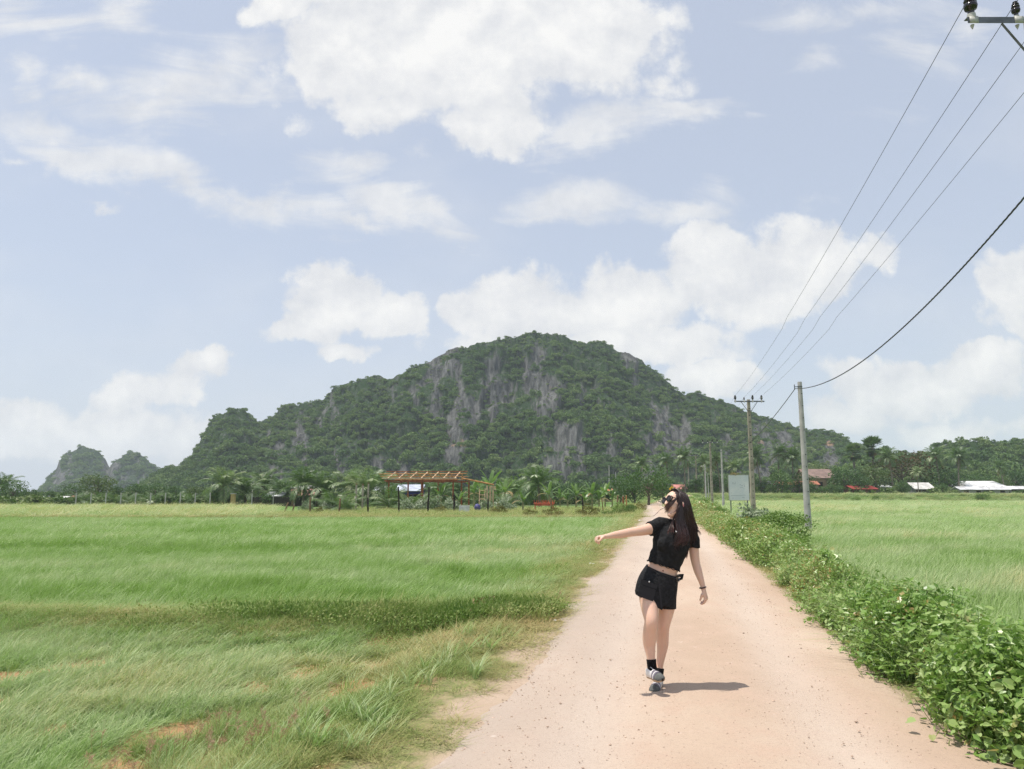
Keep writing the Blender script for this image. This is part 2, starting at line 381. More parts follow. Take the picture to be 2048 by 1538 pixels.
# gravel lane
ry = np.concatenate([np.arange(-28, 3, 1.0), np.arange(3, 16, .1), np.arange(16, 60, .4), np.arange(60, 150.5, 1.5)])
nc = 41; tt = np.linspace(-1, 1, nc)
cx = road_x(ry); ww = road_w(ry)
el = (fbm(ry * 1.7, ry * 0, 21) - .5) * .7 + (fbm(ry * .35, ry * 0, 25) - .5) * .7; er = (fbm(ry * 1.7, ry * 0, 22) - .5) * .45
hw = ww[:, None] / 2 + .12
X = cx[:, None] + tt[None] * hw + np.where(tt < 0, el[:, None] * (-tt) ** 6, er[:, None] * np.abs(tt) ** 6)
Y = np.repeat(ry[:, None], nc, 1)
Z = road_z(Y) + .035 * (1 - tt ** 2)[None] + .012 * (fbm(X * 2.2, Y * 1.1, 31) - .5) - .055 * (np.abs(tt) ** 10)[None] - .022 * (np.exp(-((np.abs(tt) - .45) / .16) ** 2))[None] * (.6 + .8 * fbm(X * .3, Y * .6, 44))
i = np.arange(len(ry) - 1)[:, None] * nc; j = np.arange(nc - 1)[None]
rf = np.stack([i + j, i + j + 1, i + nc + j + 1, i + nc + j], -1).reshape(-1, 4)
rm = bpy.data.materials.new('lane_gravel'); rm.use_nodes = True; g = NT(rm.node_tree)
pos = g.n('ShaderNodeNewGeometry').outputs['Position']; tr = g.n('ShaderNodeAttribute', attribute_name='track').outputs['Fac']
big = g.noise(g.scale(pos, (1, .35, 1)), .55, 4, .6); mid = g.noise(pos, 3.0, 6, .65); gr = g.noise(pos, 34, 6, .8); gr2 = g.noise(pos, 150, 2, .6)
c = g.mix(g.step(big, .35, .68), (.435, .322, .238), (.525, .415, .322))
c = g.mix(g.step(mid, .42, .75), c, (.48, .35, .265)); c = g.mix(g.m('MULTIPLY', tr, .5), c, (.53, .455, .39))
lat = g.n('ShaderNodeAttribute', attribute_name='lateral').outputs['Fac']; c = g.mix(g.m('MULTIPLY', g.step(g.m('ADD', lat, g.m('MULTIPLY', big, .5)), .75, .2), .7), c, (.40, .345, .30))
c = g.mix(g.m('MULTIPLY', g.step(gr, .50, .78), .7), c, (.31, .235, .195)); c = g.mix(g.m('MULTIPLY', g.step(gr2, .60, .74), .75), c, (.22, .17, .145))
vo = g.n('ShaderNodeTexVoronoi', feature='F1', ins={'Vector': pos, 'Scale': 26.0})
c = g.mix(g.m('MULTIPLY', g.m('SUBTRACT', 1.0, g.step(vo.outputs['Distance'], .10, .2)), g.step(g.noise(pos, 4, 4), .5, .65)), c, (.24, .17, .14))
c = g.mix(g.m('MULTIPLY', g.step(g.noise(g.scale(pos, (1, 1, 1)), 6, 6, .75), .64, .74), .5), c, (.74, .67, .6))
p = g.n('ShaderNodeBsdfPrincipled', ins={'Base Color': c}); p.inputs['Roughness'].default_value = .92; p.inputs['Specular IOR Level'].default_value = .15
b = g.n('ShaderNodeBump', ins={'Height': g.m('ADD', gr, g.m('MULTIPLY', gr2, .5))}); b.inputs['Strength'].default_value = .55; b.inputs['Distance'].default_value = .012
g.set(p, 'Normal', b); g.n('ShaderNodeOutputMaterial', ins={0: p})
ro = MB().add(np.stack([X, Y, Z], -1), rf).build('gravel_lane_road', rm, None, True, kind='structure')
a = ro.data.attributes.new('lateral', 'FLOAT', 'POINT'); a.data.foreach_set('value', ((tt[None] + 1) / 2 + 0 * X).ravel().astype(np.float32))
a = ro.data.attributes.new('track', 'FLOAT', 'POINT'); a.data.foreach_set('value', (np.exp(-((np.abs(tt) - .45) / .17) ** 2)[None] + 0 * X).ravel().astype(np.float32))
# asphalt through road on the embankment
xs2 = np.linspace(14, 420, 60); m_ = MB()
v = np.array([[x, EMB_Y + dyy, ground_z(x, EMB_Y + 3) + .05] for x in xs2 for dyy in (0.3, 6)]); k = len(xs2)
f = [[2 * q, 2 * q + 2, 2 * q + 3, 2 * q + 1] for q in range(k - 1)]
m_.add(v, f).build('through_road', mat('old_asphalt', (.22, .21, .20), .9, .1, .2, .8), None, kind='structure')

# ------------------------------------------------------------ hills
def hillmat(name):
    m = bpy.data.materials.new(name); m.use_nodes = True; g = NT(m.node_tree)
    pos = g.n('ShaderNodeNewGeometry').outputs['Position']
    st = g.noise(g.scale(pos, (1, .4, .10)), .55, 6, .7); st2 = g.noise(g.scale(pos, (1, 1, .25)), 1.6, 4, .7); bl = g.noise(pos, .06, 4)
    c = g.mix(g.step(st, .35, .68), (.042, .045, .045), (.19, .192, .182)); c = g.mix(g.m('MULTIPLY', g.step(st2, .45, .7), .5), c, (.16, .155, .15))
    c = g.mix(g.m('MULTIPLY', g.step(bl, .66, .74), .6), c, (.42, .26, .15))
    gr = g.n('ShaderNodeAttribute', attribute_name='green').outputs['Fac']
    c = g.mix(g.m('MULTIPLY', gr, g.step(g.noise(pos, .5, 5, .7), .25, .55)), c, (.03, .06, .02))
    p = g.n('ShaderNodeBsdfPrincipled', ins={'Base Color': c}); p.inputs['Roughness'].default_value = .95; p.inputs['Specular IOR Level'].default_value = .05
    b = g.n('ShaderNodeBump', ins={'Height': g.m('ADD', st, g.m('MULTIPLY', st2, .4))}); b.inputs['Strength'].default_value = 1.0; b.inputs['Distance'].default_value = 1.6
    g.set(p, 'Normal', b); g.n('ShaderNodeOutputMaterial', ins={0: p}); return m
HM = hillmat('limestone')
HILLPTS = []
def hill(prof, Yr, Yf, seed, nu=520, ns=110, treeh=3.2, steps=5, rock=.5, dens=1.0, tsize=1.0, disp=1.0):
    prof = np.array(prof, float); px = np.linspace(prof[0, 0], prof[-1, 0], nu); py = np.interp(px, prof[:, 0], prof[:, 1]) + 9 * (fbm(px / 16, px * 0, seed, 4, .6) - .5)
    top = np.array([pt(a, b, Yr) for a, b in zip(px, py)]); H = np.maximum(top[:, 2] - treeh, .5); Xr = top[:, 0]
    s = np.linspace(0, 1.5, ns)
    U, S = np.meshgrid(Xr, s, indexing='ij'); HH = H[:, None]
    low = np.clip(HH / 45, .25, 1)
    Sf = np.clip(S, 0, 1); n0 = fbm(U / 45, S * 2.2, seed, 4)
    ph = steps * Sf + 2.5 * n0
    g1 = Sf + (.8 / (2 * math.pi * steps)) * np.sin(2 * math.pi * ph) * low
    g1 = np.clip(g1, 0, 1.1); g1[:, 0] = 0
    tall = 1 - .0 * Sf
    zz = HH * (g1 ** .92) * tall
    back = np.clip((S - 1) / .5, 0, 1); zz = np.where(S > 1, HH * (1 - .85 * back ** 1.3), zz)
    Yl = Yf + (Yr - Yf) * S
    bulge = (fbm(U / 38, S * .7 + 3, seed + 5, 3) - .5) * 46 + (fbm(U / 13, zz / 60, seed + 6, 3) - .5) * 20
    flute = np.abs(fbm(U / 4.2, zz / 45, seed + 9, 3) - .5) * 9
    amp = np.clip(1.15 - np.abs(Sf - .5) * 1.6, .1, 1) * disp
    Yd = Yl + (bulge * amp + flute * np.clip(low, 0, 1)) * np.clip(HH / 60, .15, 1)
    Xd = U * (Yf + (Yr - Yf) * Sf) / Yr * 1.0 * (1 - .12 * (1 - Sf) * 0) + (fbm(U / 9, zz / 20, seed + 12, 3) - .5) * 5
    zz = zz + (fbm(U / 6, S * 22, seed + 14, 3) - .5) * 4 * low * (Sf > 0) - .6
    V = np.stack([Xd, Yd, zz], -1)
    i = np.arange(nu - 1)[:, None] * ns; j = np.arange(ns - 1)[None]
    f = np.stack([i + j, i + ns + j, i + ns + j + 1, i + j + 1], -1).reshape(-1, 4)
    # steepness and rock mask
    e1 = V[1:, :-1] - V[:-1, :-1]; e2 = V[:-1, 1:] - V[:-1, :-1]; N = np.cross(e1, e2); A = np.linalg.norm(N, axis=-1); nz = np.abs(N[..., 2]) / (A + 1e-6)
    rm_ = fbm(U / 11, zz / 26, seed + 20, 5, .6)[:-1, :-1]; bigr = fbm(U / 45, S * 3.0, seed + 23, 3)[:-1, :-1]; top_ = sst(S[:-1, :-1], .8, .95)
    rocky = sst(rm_ + .30 * (bigr - .5) + .22 * (.62 - nz) - .10 * top_, rock, rock + .05) * (Sf[:-1, :-1] > .06)
    gr = np.ones((nu, ns)); gr[:-1, :-1] = 1 - rocky
    o = MB().add(V, f).build('hill', HM, None, True, kind='structure')
    a = o.data.attributes.new('green', 'FLOAT', 'POINT'); a.data.foreach_set('value', gr.ravel().astype(np.float32))
    # tree points on the cells
    e = A.copy(); vis = (S[:-1, :-1] < 1.12)
    pr = (1 - rocky * .66) * vis * A / (12.5 * tsize ** 2) * dens
    cnt = rng.poisson(pr); ii, jj = np.nonzero(cnt); rep = cnt[ii, jj]; ii = np.repeat(ii, rep); jj = np.repeat(jj, rep)
    a_, b_ = rng.random(len(ii))[:, None], rng.random(len(ii))[:, None]
    P = V[ii, jj] * (1 - a_) * (1 - b_) + V[ii + 1, jj] * a_ * (1 - b_) + V[ii, jj + 1] * (1 - a_) * b_ + V[ii + 1, jj + 1] * a_ * b_
    sz = (2.9 - 1.2 * Sf[ii, jj]) * (1 - .55 * rocky[ii, jj]) * tsize * (.55 + .9 * rng.random(len(ii)) ** 1.6)
    sz *= np.where(S[ii, jj] > .9, .8, 1)
    HILLPTS.append((P, sz, rocky[ii, jj]))
    return o
PM = [(262,985),(300,950),(330,932),(355,925),(385,903),(400,878),(415,850),(430,827),(445,817),(465,813),(490,816),(505,831),(520,839),(545,826),(570,806),(600,796),(640,791),(650,776),(690,761),(730,746),(760,745),(775,751),(800,736),(850,713),(900,691),(950,679),(1000,669),(1050,661),(1085,656),(1110,657),(1130,664),(1145,676),(1165,681),(1185,673),(1210,672),(1240,689),(1280,711),(1310,736),(1340,761),(1355,776),(1372,787),(1390,781),(1410,785),(1450,800),(1480,814),(1500,817),(1540,826),(1590,845),(1620,856),(1655,851),(1675,860),(1700,874),(1740,893),(1800,930),(1850,975)]
hill(PM, 420, 318, 3, rock=.500, treeh=1.9)
PF = [(70,985),(85,970),(100,946),(115,918),(135,892),(165,883),(190,890),(208,908),(216,926),(235,905),(265,893),(290,900),(305,916),(318,930),(345,950),(400,980)]
hill(PF, 760, 690, 40, nu=150, ns=60, treeh=5, steps=3, rock=.53, tsize=1.5, disp=1.0)
PR = [(1640,975),(1665,925),(1700,890),(1730,884),(1760,880),(1800,888),(1840,886),(1868,880),(1880,868),(1895,868),(1908,868),(1925,862),(1960,859),(2000,862),(2048,863),(2120,858),(2200,872),(2300,900),(2380,960)]
hill(PR, 300, 236, 77, nu=260, ns=70, treeh=4, steps=3, rock=.60, tsize=1.1, disp=.7)

# ------------------------------------------------------------ scattered stuff: one object, its plants instanced inside it
def scatter(name, protos, mats, P, scl, rot, idx, irnd, kind='stuff', label=None):
    base = MB(); pid = []
    for k, pb in enumerate(protos):
        for v, f, mi, t in zip(pb.v, [f for f in pb.f], pb.mi, pb.t): pass
        V = np.vstack(pb.v); 
        off = base.nv
        F_ = np.vstack([f if f.shape[1] == 4 else np.hstack([f, f[:, -1:]]) for f in pb.f])
        base.v.append(V); base.f.append(F_ + off); base.mi.append(np.concatenate(pb.mi)); base.t.append(np.concatenate(pb.t)); base.nv += len(V)
        pid.append(np.full(len(V), k))
    n = len(P); base.v.append(np.asarray(P, float)); pid.append(np.full(n, -1)); nb = base.nv; base.nv += n
    o = base.build(name, mats, None, False, kind=kind, label=label); me = o.data
    def at(nm, typ, arr, w_):
        full = np.zeros((nb + n, w_)) if w_ > 1 else np.zeros(nb + n); full[nb:] = arr
        a = me.attributes.new(nm, typ, 'POINT'); a.data.foreach_set('vector' if w_ > 1 else 'value', full.ravel().astype(np.float32 if typ != 'INT' else np.int32))
    at('scl', 'FLOAT_VECTOR', scl, 3); at('rot', 'FLOAT_VECTOR', rot, 3); at('irnd', 'FLOAT', irnd, 1); at('pick', 'INT', idx, 1)
    a = me.attributes.new('pid', 'INT', 'POINT'); a.data.foreach_set('value', np.concatenate(pid).astype(np.int32))
    ng = bpy.data.node_groups.new(name, 'GeometryNodeTree'); ng.interface.new_socket('Geometry', in_out='INPUT', socket_type='NodeSocketGeometry'); ng.interface.new_socket('Geometry', in_out='OUTPUT', socket_type='NodeSocketGeometry')
    N = ng.nodes; Lk = ng.links; gi = N.new('NodeGroupInput'); gout = N.new('NodeGroupOutput'); J = N.new('GeometryNodeJoinGeometry')
    def na(nm, t):
        x = N.new('GeometryNodeInputNamedAttribute'); x.data_type = t; x.inputs['Name'].default_value = nm; return x.outputs['Attribute']
    def eq(sock, val):
        c = N.new('FunctionNodeCompare'); c.data_type = 'INT'; c.operation = 'EQUAL'
        ins = [q for q in c.inputs if q.type == 'INT' and q.enabled]; Lk.new(sock, ins[0]); ins[1].default_value = val; return c.outputs[0]
    def sepg(val):
        sgn = N.new('GeometryNodeSeparateGeometry'); sgn.domain = 'POINT'; Lk.new(gi.outputs[0], sgn.inputs[0]); Lk.new(eq(na('pid', 'INT'), val), sgn.inputs[1]); return sgn.outputs[0]
    ptsg = sepg(-1)
    for k in range(len(protos)):
        ip = N.new('GeometryNodeInstanceOnPoints'); Lk.new(ptsg, ip.inputs['Points']); Lk.new(eq(na('pick', 'INT'), k), ip.inputs['Selection'])
        Lk.new(sepg(k), ip.inputs['Instance']); Lk.new(na('rot', 'FLOAT_VECTOR'), ip.inputs['Rotation']); Lk.new(na('scl', 'FLOAT_VECTOR'), ip.inputs['Scale']); Lk.new(ip.outputs[0], J.inputs[0])
    Lk.new(J.outputs[0], gout.inputs[0])
    md = o.modifiers.new('scatter', 'NODES'); md.node_group = ng
    return o
def unit(v): return v / (np.linalg.norm(v, axis=-1, keepdims=True) + 1e-9)
def crown(nc=14, nl=22, flat=.8, leaf=.2, spread=.34, core=True):
    b = MB(); c = unit(rng.normal(size=(nc, 3))); c[:, 2] = np.abs(c[:, 2]) * .9 - .15; c = c * (rng.uniform(.45, .85, (nc, 1))) * np.array([1, 1, flat])
    for q in range(nc):
        d = unit(rng.normal(size=(nl, 3)) + unit(c[q:q + 1]) * .5 + np.array([0, 0, .3])); r = spread * rng.uniform(.75, 1.1, (nl, 1))
        C = c[q] + d * r * np.array([1, 1, .75]); D = unit(rng.normal(size=(nl, 3)) + d * .4); nrm = unit(d + rng.normal(size=(nl, 3)) * .35)
        b.leaves(C - D * leaf * .5, D, nrm, leaf * rng.uniform(.7, 1.4, nl), leaf * rng.uniform(.6, 1, nl), fold=.1)
    return b
hp = np.vstack([h[0] for h in HILLPTS]); hs = np.concatenate([h[1] for h in HILLPTS]); hk = np.concatenate([h[2] for h in HILLPTS]); n = len(hp)
print('hill trees', n)
M['forest'] = leafmat('forest_leaf', [(.028,.06,.024),(.078,.145,.042),(.165,.24,.07),(.30,.33,.16)], .05, .2, .6, .25, inst=True, tintamp=.5)
scl = hs[:, None] * np.stack([rng.uniform(.85, 1.2, n), rng.uniform(.85, 1.2, n), rng.uniform(.8, 1.3, n)], 1)
irn = .12 + .32 * rng.random(n) + .30 * (fbm(hp[:, 0] / 25, hp[:, 2] / 18 + hp[:, 1] / 30, 90, 3) - .5) + .16 * hk + .12 * sst(hp[:, 2], 60, 110)
scatter('hillside_forest', [crown() for _ in range(5)], [M['forest']], hp + np.array([0, 0, .35]) * hs[:, None], scl, np.stack([np.zeros(n), np.zeros(n), rng.uniform(0, 6.28, n)], 1), rng.integers(0, 5, n), irn,
        label='dense green forest over the limestone hills')
# ------------------------------------------------------------ grasses
def blades(n, rad, h0, h1, wd, lean=(.25, .6), wind=.18, segs=3, mi=0, b=None):
    b = b or MB(); az = rng.uniform(0, 6.28, n); r = rad * np.sqrt(rng.random(n)); h = rng.uniform(h0, h1, n)
    base = np.stack([r * np.cos(az), r * np.sin(az), np.zeros(n)], 1)
    a2 = az + rng.normal(size=n) * .9; L = rng.uniform(*lean, n)[:, None] * h[:, None]
    dr = np.stack([np.cos(a2), np.sin(a2), np.zeros(n)], 1) * L + np.array([wind, 0, 0]) * h[:, None]
    side = np.stack([-np.sin(a2 + rng.normal(size=n)), np.cos(a2), np.zeros(n)], 1); side = unit(side)
    pts = []
    for k in range(segs + 1):
        t = k / segs; c = base + dr * t ** 2 + np.array([0, 0, 1]) * h[:, None] * (t - .28 * t * t * np.minimum(1.6, np.linalg.norm(dr, axis=1) / h)[:, None])
        wk = wd * (1 - t ** 1.5 * .96) * rng.uniform(.8, 1.2); pts += [c - side * wk / 2, c + side * wk / 2]
    V = np.stack(pts, 1); m2 = 2 * (segs + 1); o = (np.arange(n) * m2)[:, None, None]
    f = np.array([[2 * k, 2 * k + 1, 2 * k + 3, 2 * k + 2] for k in range(segs)])[None] + o
    return b.add(V.reshape(-1, 3), f.reshape(-1, 4), mi, np.repeat(rng.random(n), segs))
def plumes(b, n, rad, h, mi):            # feathery seed heads on thin stalks
    for _ in range(n):
        x, y = rng.normal(size=2) * rad * .5; hh = h * rng.uniform(.7, 1.1); tx = x + .12 * hh + rng.normal() * .03
        b.tube([(x, y, 0), ((x + tx) / 2, y, hh * .55), (tx, y, hh)], .0016, 3, 1, caps=False)
        k = 34; c0 = np.array([tx, y, hh]); d = unit(rng.normal(size=(k, 3)) * .75 + np.array([.5, 0, .75])); C = c0 + rng.random((k, 1)) * np.array([.012, 0, .045])
        b.leaves(C, d, rng.normal(size=(k, 3)), rng.uniform(.025, .05, k), .0028, mi)
    return b
M['rice'] = leafmat('rice_grass', [(.075,.16,.025),(.18,.31,.05),(.30,.44,.13),(.46,.56,.29),(.58,.52,.25)], .35, .38, .5, .35, inst=True, tintamp=.5)
M['straw'] = mat('straw', (.42,.3,.14), .8, .1, .2)
M['plume'] = leafmat('pink_plume', [(.45,.24,.18),(.6,.36,.28),(.68,.48,.38)], 1, .4, .8, .1, inst=False)
def place(n, x0, x1, y0, y1, pw=1.0):
    y = y0 + (y1 - y0) * rng.random(n) ** pw; lo, hi = x0(y), x1(y); return lo + (hi - lo) * rng.random(n), y
fan = lambda s: (lambda y: s * .76 * y + s * 4.5)
rl = lambda off: (lambda y: road_x(y) - road_w(y) / 2 - off)
rr = lambda off: (lambda y: road_x(y) + road_w(y) / 2 + off)
def area(f0, f1, y0, y1): yy = np.linspace(y0, y1, 50); return float(np.mean(np.maximum(f1(yy) - f0(yy), 0)) * (y1 - y0))
Ps = []; Ss = []; Rs = []; Ks = []; Is = []
def addg(x, y, sxy, sz, k, ir, zo=0.0, tilt=.12):
    n = len(x); Ps.append(np.stack([x, y, ground_z(x, y) - .01 + zo], 1)); q = rng.uniform(.8, 1.2, n)
    Ss.append(np.stack([sxy * q, sxy * q, sz * rng.uniform(.75, 1.25, n)], 1)); Rs.append(np.stack([rng.normal(size=n) * tilt, rng.normal(size=n) * tilt, rng.uniform(-.5, .5, n)], 1))
    Ks.append(np.broadcast_to(k, (n,))); Is.append(ir)
def sheen(x, y): return .32 + .28 * (fbm(x * .22, y * .5, 51, 4) - .5) * 2  # silvery sheen of the rice put into the blade colour as paler patches
bz = lambda x: 10.5 + .25 * np.sin(x * .6)
# near left rice, thin over the bare soil
A, B = fan(-1), rl(.9)
for (y0, y1, dn, sxy, sz) in [(3.2, 6.5, 120, .8, .36), (6.5, 12.2, 105, .9, .42), (12, 24, 38, 1.25, .62), (24, 49, 12, 2.2, .85)]:
    n = int(area(A, B, y0, y1) * dn); x, y = place(n, A, B, y0, y1)
    so = soilmask(x, y); keep = rng.random(n) > so * 1.0; nearb = np.exp(-((y - bz(x)) / .85) ** 2)
    keep &= rng.random(n) > nearb * .55
    x, y, so, nearb = x[keep], y[keep], so[keep], nearb[keep]
    e = road_x(y) - road_w(y) / 2 - x
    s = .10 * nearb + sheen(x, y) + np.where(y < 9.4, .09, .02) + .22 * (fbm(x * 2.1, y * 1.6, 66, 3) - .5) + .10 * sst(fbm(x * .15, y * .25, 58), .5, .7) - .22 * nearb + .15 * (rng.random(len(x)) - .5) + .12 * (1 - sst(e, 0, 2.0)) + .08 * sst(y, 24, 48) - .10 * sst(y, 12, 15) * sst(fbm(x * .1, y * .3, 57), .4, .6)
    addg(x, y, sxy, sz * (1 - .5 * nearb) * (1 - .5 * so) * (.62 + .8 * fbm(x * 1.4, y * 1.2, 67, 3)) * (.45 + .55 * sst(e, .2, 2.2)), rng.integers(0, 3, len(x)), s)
# far left fields
for (y0, y1, dn, sxy, sz, lite) in [(52, 98, 1.6, 5.5, 1.0, .34)]:
    n = int(area(A, rl(2), y0, y1) * dn); x, y = place(n, A, rl(2), y0, y1); k = (x < -17 - (y - 52) * .3); x, y = x[k], y[k]
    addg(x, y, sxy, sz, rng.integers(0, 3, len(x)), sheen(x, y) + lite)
# right field
A2, B2 = rr(1.7), fan(1)
for (y0, y1, dn, sxy, sz) in [(4.5, 12, 50, 1.3, 1.05), (12, 26, 30, 1.4, .95), (26, 55, 10, 2.4, 1.0), (55, 143, 1.8, 4.6, 1.0)]:
    n = int(area(A2, B2, y0, y1) * dn); x, y = place(n, A2, B2, y0, y1)
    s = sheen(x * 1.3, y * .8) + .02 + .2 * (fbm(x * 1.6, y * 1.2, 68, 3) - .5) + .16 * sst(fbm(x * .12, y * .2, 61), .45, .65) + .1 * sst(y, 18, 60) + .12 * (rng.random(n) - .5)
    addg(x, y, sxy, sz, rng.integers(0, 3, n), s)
# embankment slope
n = 3800; x = rng.uniform(16, 130, n); y = rng.uniform(142.5, 150, n); addg(x, y, 4.5, .8, rng.integers(0, 3, n), .45 + .3 * rng.random(n))
P_, S_, R_, K_, I_ = (np.concatenate(q) for q in (Ps, Ss, Rs, Ks, Is)); print('rice', len(P_))
scatter('rice_grass', [blades(34, .16, .20, .40, .0085, lean=(.25, .8)), blades(30, .15, .16, .36, .009, lean=(.3, 1.0)), blades(36, .17, .24, .44, .0075, lean=(.1, .5))], [M['rice']], P_, S_, R_, K_, I_,
        label='green rice grass filling the fields on both sides of the lane')
# verges and weedy bund: short grass, dry tufts, small leaves
Ps, Ss, Rs, Ks, Is = [], [], [], [], []
M['weed'] = leafmat('verge_grass', [(.06,.13,.025),(.15,.25,.05),(.27,.34,.10),(.42,.38,.16),(.46,.32,.15)], .8, .3, .55, .3, inst=True, tintamp=.6)
def smallplant(n=26, r=.13, h=.12, leaf=.035):
    b = MB(); C = np.stack([rng.normal(size=n) * r * .6, rng.normal(size=n) * r * .6, rng.random(n) * h], 1); D = unit(rng.normal(size=(n, 3)) + np.array([.2, 0, .2])); N_ = unit(rng.normal(size=(n, 3)) * .5 + np.array([0, 0, 1]))
    b.leaves(C, D, N_, leaf * rng.uniform(.7, 1.4, n), leaf * .6, fold=.12); return b
def vz(x, y): return ground_z(x, y)
for (f0, f1, y0, y1, dn, sxy, sz, yel) in [(rl(2.3), rl(-.05), 3.2, 8, 520, .62, .34, .34), (rl(2.2), rl(-.05), 8, 20, 210, .95, .38, .38), (rl(2.2), rl(-.1), 20, 60, 22, 2.0, .55, .42), (rl(3), rl(0), 60, 115, 6, 3.5, 1.0, .4),
                                   (rr(-.05), rr(.5), 3, 9, 160, .7, .35, .25), (rr(-.08), rr(.9), 9, 30, 120, 1.0, .6, .30), (rr(-.05), rr(1.3), 30, 110, 16, 2.4, 1.2, .34)]:
    n = int(area(f0, f1, y0, y1) * dn); x, y = place(n, f0, f1, y0, y1)
    e = np.minimum(np.abs(x - f1(y)), 9) if f0 in () else (np.abs(x - road_x(y)) - road_w(y) / 2)
    keep = fbm(x * 1.6, y * 1.1, 71, 4) + .50 * sst(e, -.1, 1.0) > .40 + .1 * rng.random(n); keep &= rng.random(n) > soilmask(x, y) * .95; x, y, e = x[keep], y[keep], e[keep]
    addg(x, y, sxy, sz * (.35 + .9 * sst(e, 0, 1.0)), rng.choice([0, 0, 1, 1, 2], len(x)), yel + .28 * (fbm(x * .9, y * .5, 74) - .5) * 2 + .16 * (1 - sst(e, 0, .9)) + .2 * (rng.random(len(x)) - .5) - .12 * sst(e, 1.1, 2.2))
n = 9000; x = rng.uniform(-9.5, 2, n); y = bz(x) + rng.normal(size=n) * .62; k = x < rl(.6)(y); x, y = x[k], y[k]
addg(x, y, .9, .42, rng.choice([0, 1, 2, 2, 2], len(x)), .24 + .25 * rng.random(len(x)) + .18 * sst(fbm(x, y, 79), .5, .7) - .06 * sst(x, -5, -2) - .04)
# dark leafy mass right of the middle of the bund
for (px, py, sx_, sy_, n) in [(880, 1232, .55, .22, 900), (1000, 1222, .5, .12, 450), (660, 1225, .9, .25, 500)]:
    d = ray(px, py); t = (CAMZ) / -d[2]; x = d[0] * t + rng.normal(size=n) * sx_; y = d[1] * t + rng.normal(size=n) * sy_; k_ = x < rl(.15)(y); x, y = x[k_], y[k_]; n = len(x)
    addg(x, y, 1.0, 1.25, rng.choice([2, 2, 1], n), .08 + .25 * rng.random(n), zo=.03)
# fallow plot in the middle distance, and the bund before it
def plotx0(y): return -14.6 + 0 * y
n = 12500; y = rng.uniform(51.5, 84, n); x = rng.uniform(-21, 15, n); k = (x > -20.5 + (y - 51) * .05) & (x < rl(.6)(y)); x, y = x[k], y[k]
addg(x, y, 2.6, 1.2, rng.choice([0, 0, 1, 1, 2], len(x)), .20 + .40 * (fbm(x * .25, y * .25, 83) - .3) + .2 * rng.random(len(x)))
n = 2600; x = rng.uniform(-60, 9, n); y = 51 + rng.normal(size=n) * .5; addg(x, y, 2.0, .5, rng.choice([0, 1, 2], n), .45 + .35 * rng.random(n))
# stems of taller dry weeds
P_, S_, R_, K_, I_ = (np.concatenate(q) for q in (Ps, Ss, Rs, Ks, Is)); print('verge', len(P_))
scatter('verge_grass', [blades(26, .14, .14, .34, .006, lean=(.3, 1.1)), blades(20, .12, .1, .3, .005, lean=(.4, 1.3), wind=.1), smallplant()], [M['weed']], P_, S_, R_, K_, I_,
        label='short yellowing grass and weeds along the lane edges and the low bund')
# broad grass tufts and pink plumes at the near left
Ps, Ss, Rs, Ks, Is = [], [], [], [], []
def atpx(lst, z=0.0):
    o = []
    for px, py in lst:
        d = ray(px, py); t = (CAMZ - z) / -d[2]; o.append((d[0] * t, d[1] * t))
    return np.array(o)
q = atpx([(740,1490),(690,1470),(780,1500),(560,1500),(610,1530),(700,1380),(900,1345),(960,1330),(1000,1300),(840,1400),(870,1370),(640,1540),(760,1440),(940,1300),(1120,1215),(500,1195),(380,1185),(620,1190),(850,1190),(1010,1185),(300,1190),(180,1200),(955,1385),(700,1545),(600,1490)], -.15)
q = np.vstack([q + rng.normal(size=q.shape) * .06 for _ in range(3)])
addg(q[:, 0], q[:, 1], .6, .62, rng.integers(0, 2, len(q)), .25 + .35 * rng.random(len(q)))
scatter('broad_grass_tufts', [blades(16, .07, .22, .42, .017, lean=(.5, 1.1)), blades(20, .09, .18, .36, .013, lean=(.4, 1.2))], [M['rice']], *[np.concatenate(q_) for q_ in (Ps, Ss, Rs, Ks, Is)], label='broad bladed grass tufts at the left edge of the lane')
Ps, Ss, Rs, Ks, Is = [], [], [], [], []
q = atpx([(385,1475),(395,1490),(428,1475),(458,1465),(480,1488),(420,1500),(455,1498),(510,1505),(395,1525),(495,1525),(560,1520),(205,1540),(250,1545),(300,1540),(590,1400),(658,1400),(600,1470),(640,1490),(520,1462),(195,1505),(930,1240),(940,1232),(905,1245),(955,1250),(925,1255),(960,1228),(1115,1228),(985,1245),(360,1500),(330,1520),(280,1530),(540,1540),(230,1530),(470,1545),(440,1460),(160,1530)], -.1)
addg(q[:, 0], q[:, 1], .9, .9, rng.integers(0, 2, len(q)), .5 + 0 * q[:, 0])
scatter('plume_grass', [plumes(MB(), 3, .07, .2, 0), plumes(MB(), 2, .07, .24, 0)], [M['plume'], M['straw']], *[np.concatenate(q_) for q_ in (Ps, Ss, Rs, Ks, Is)], label='pinkish feathery seed heads over bare soil at lower left')

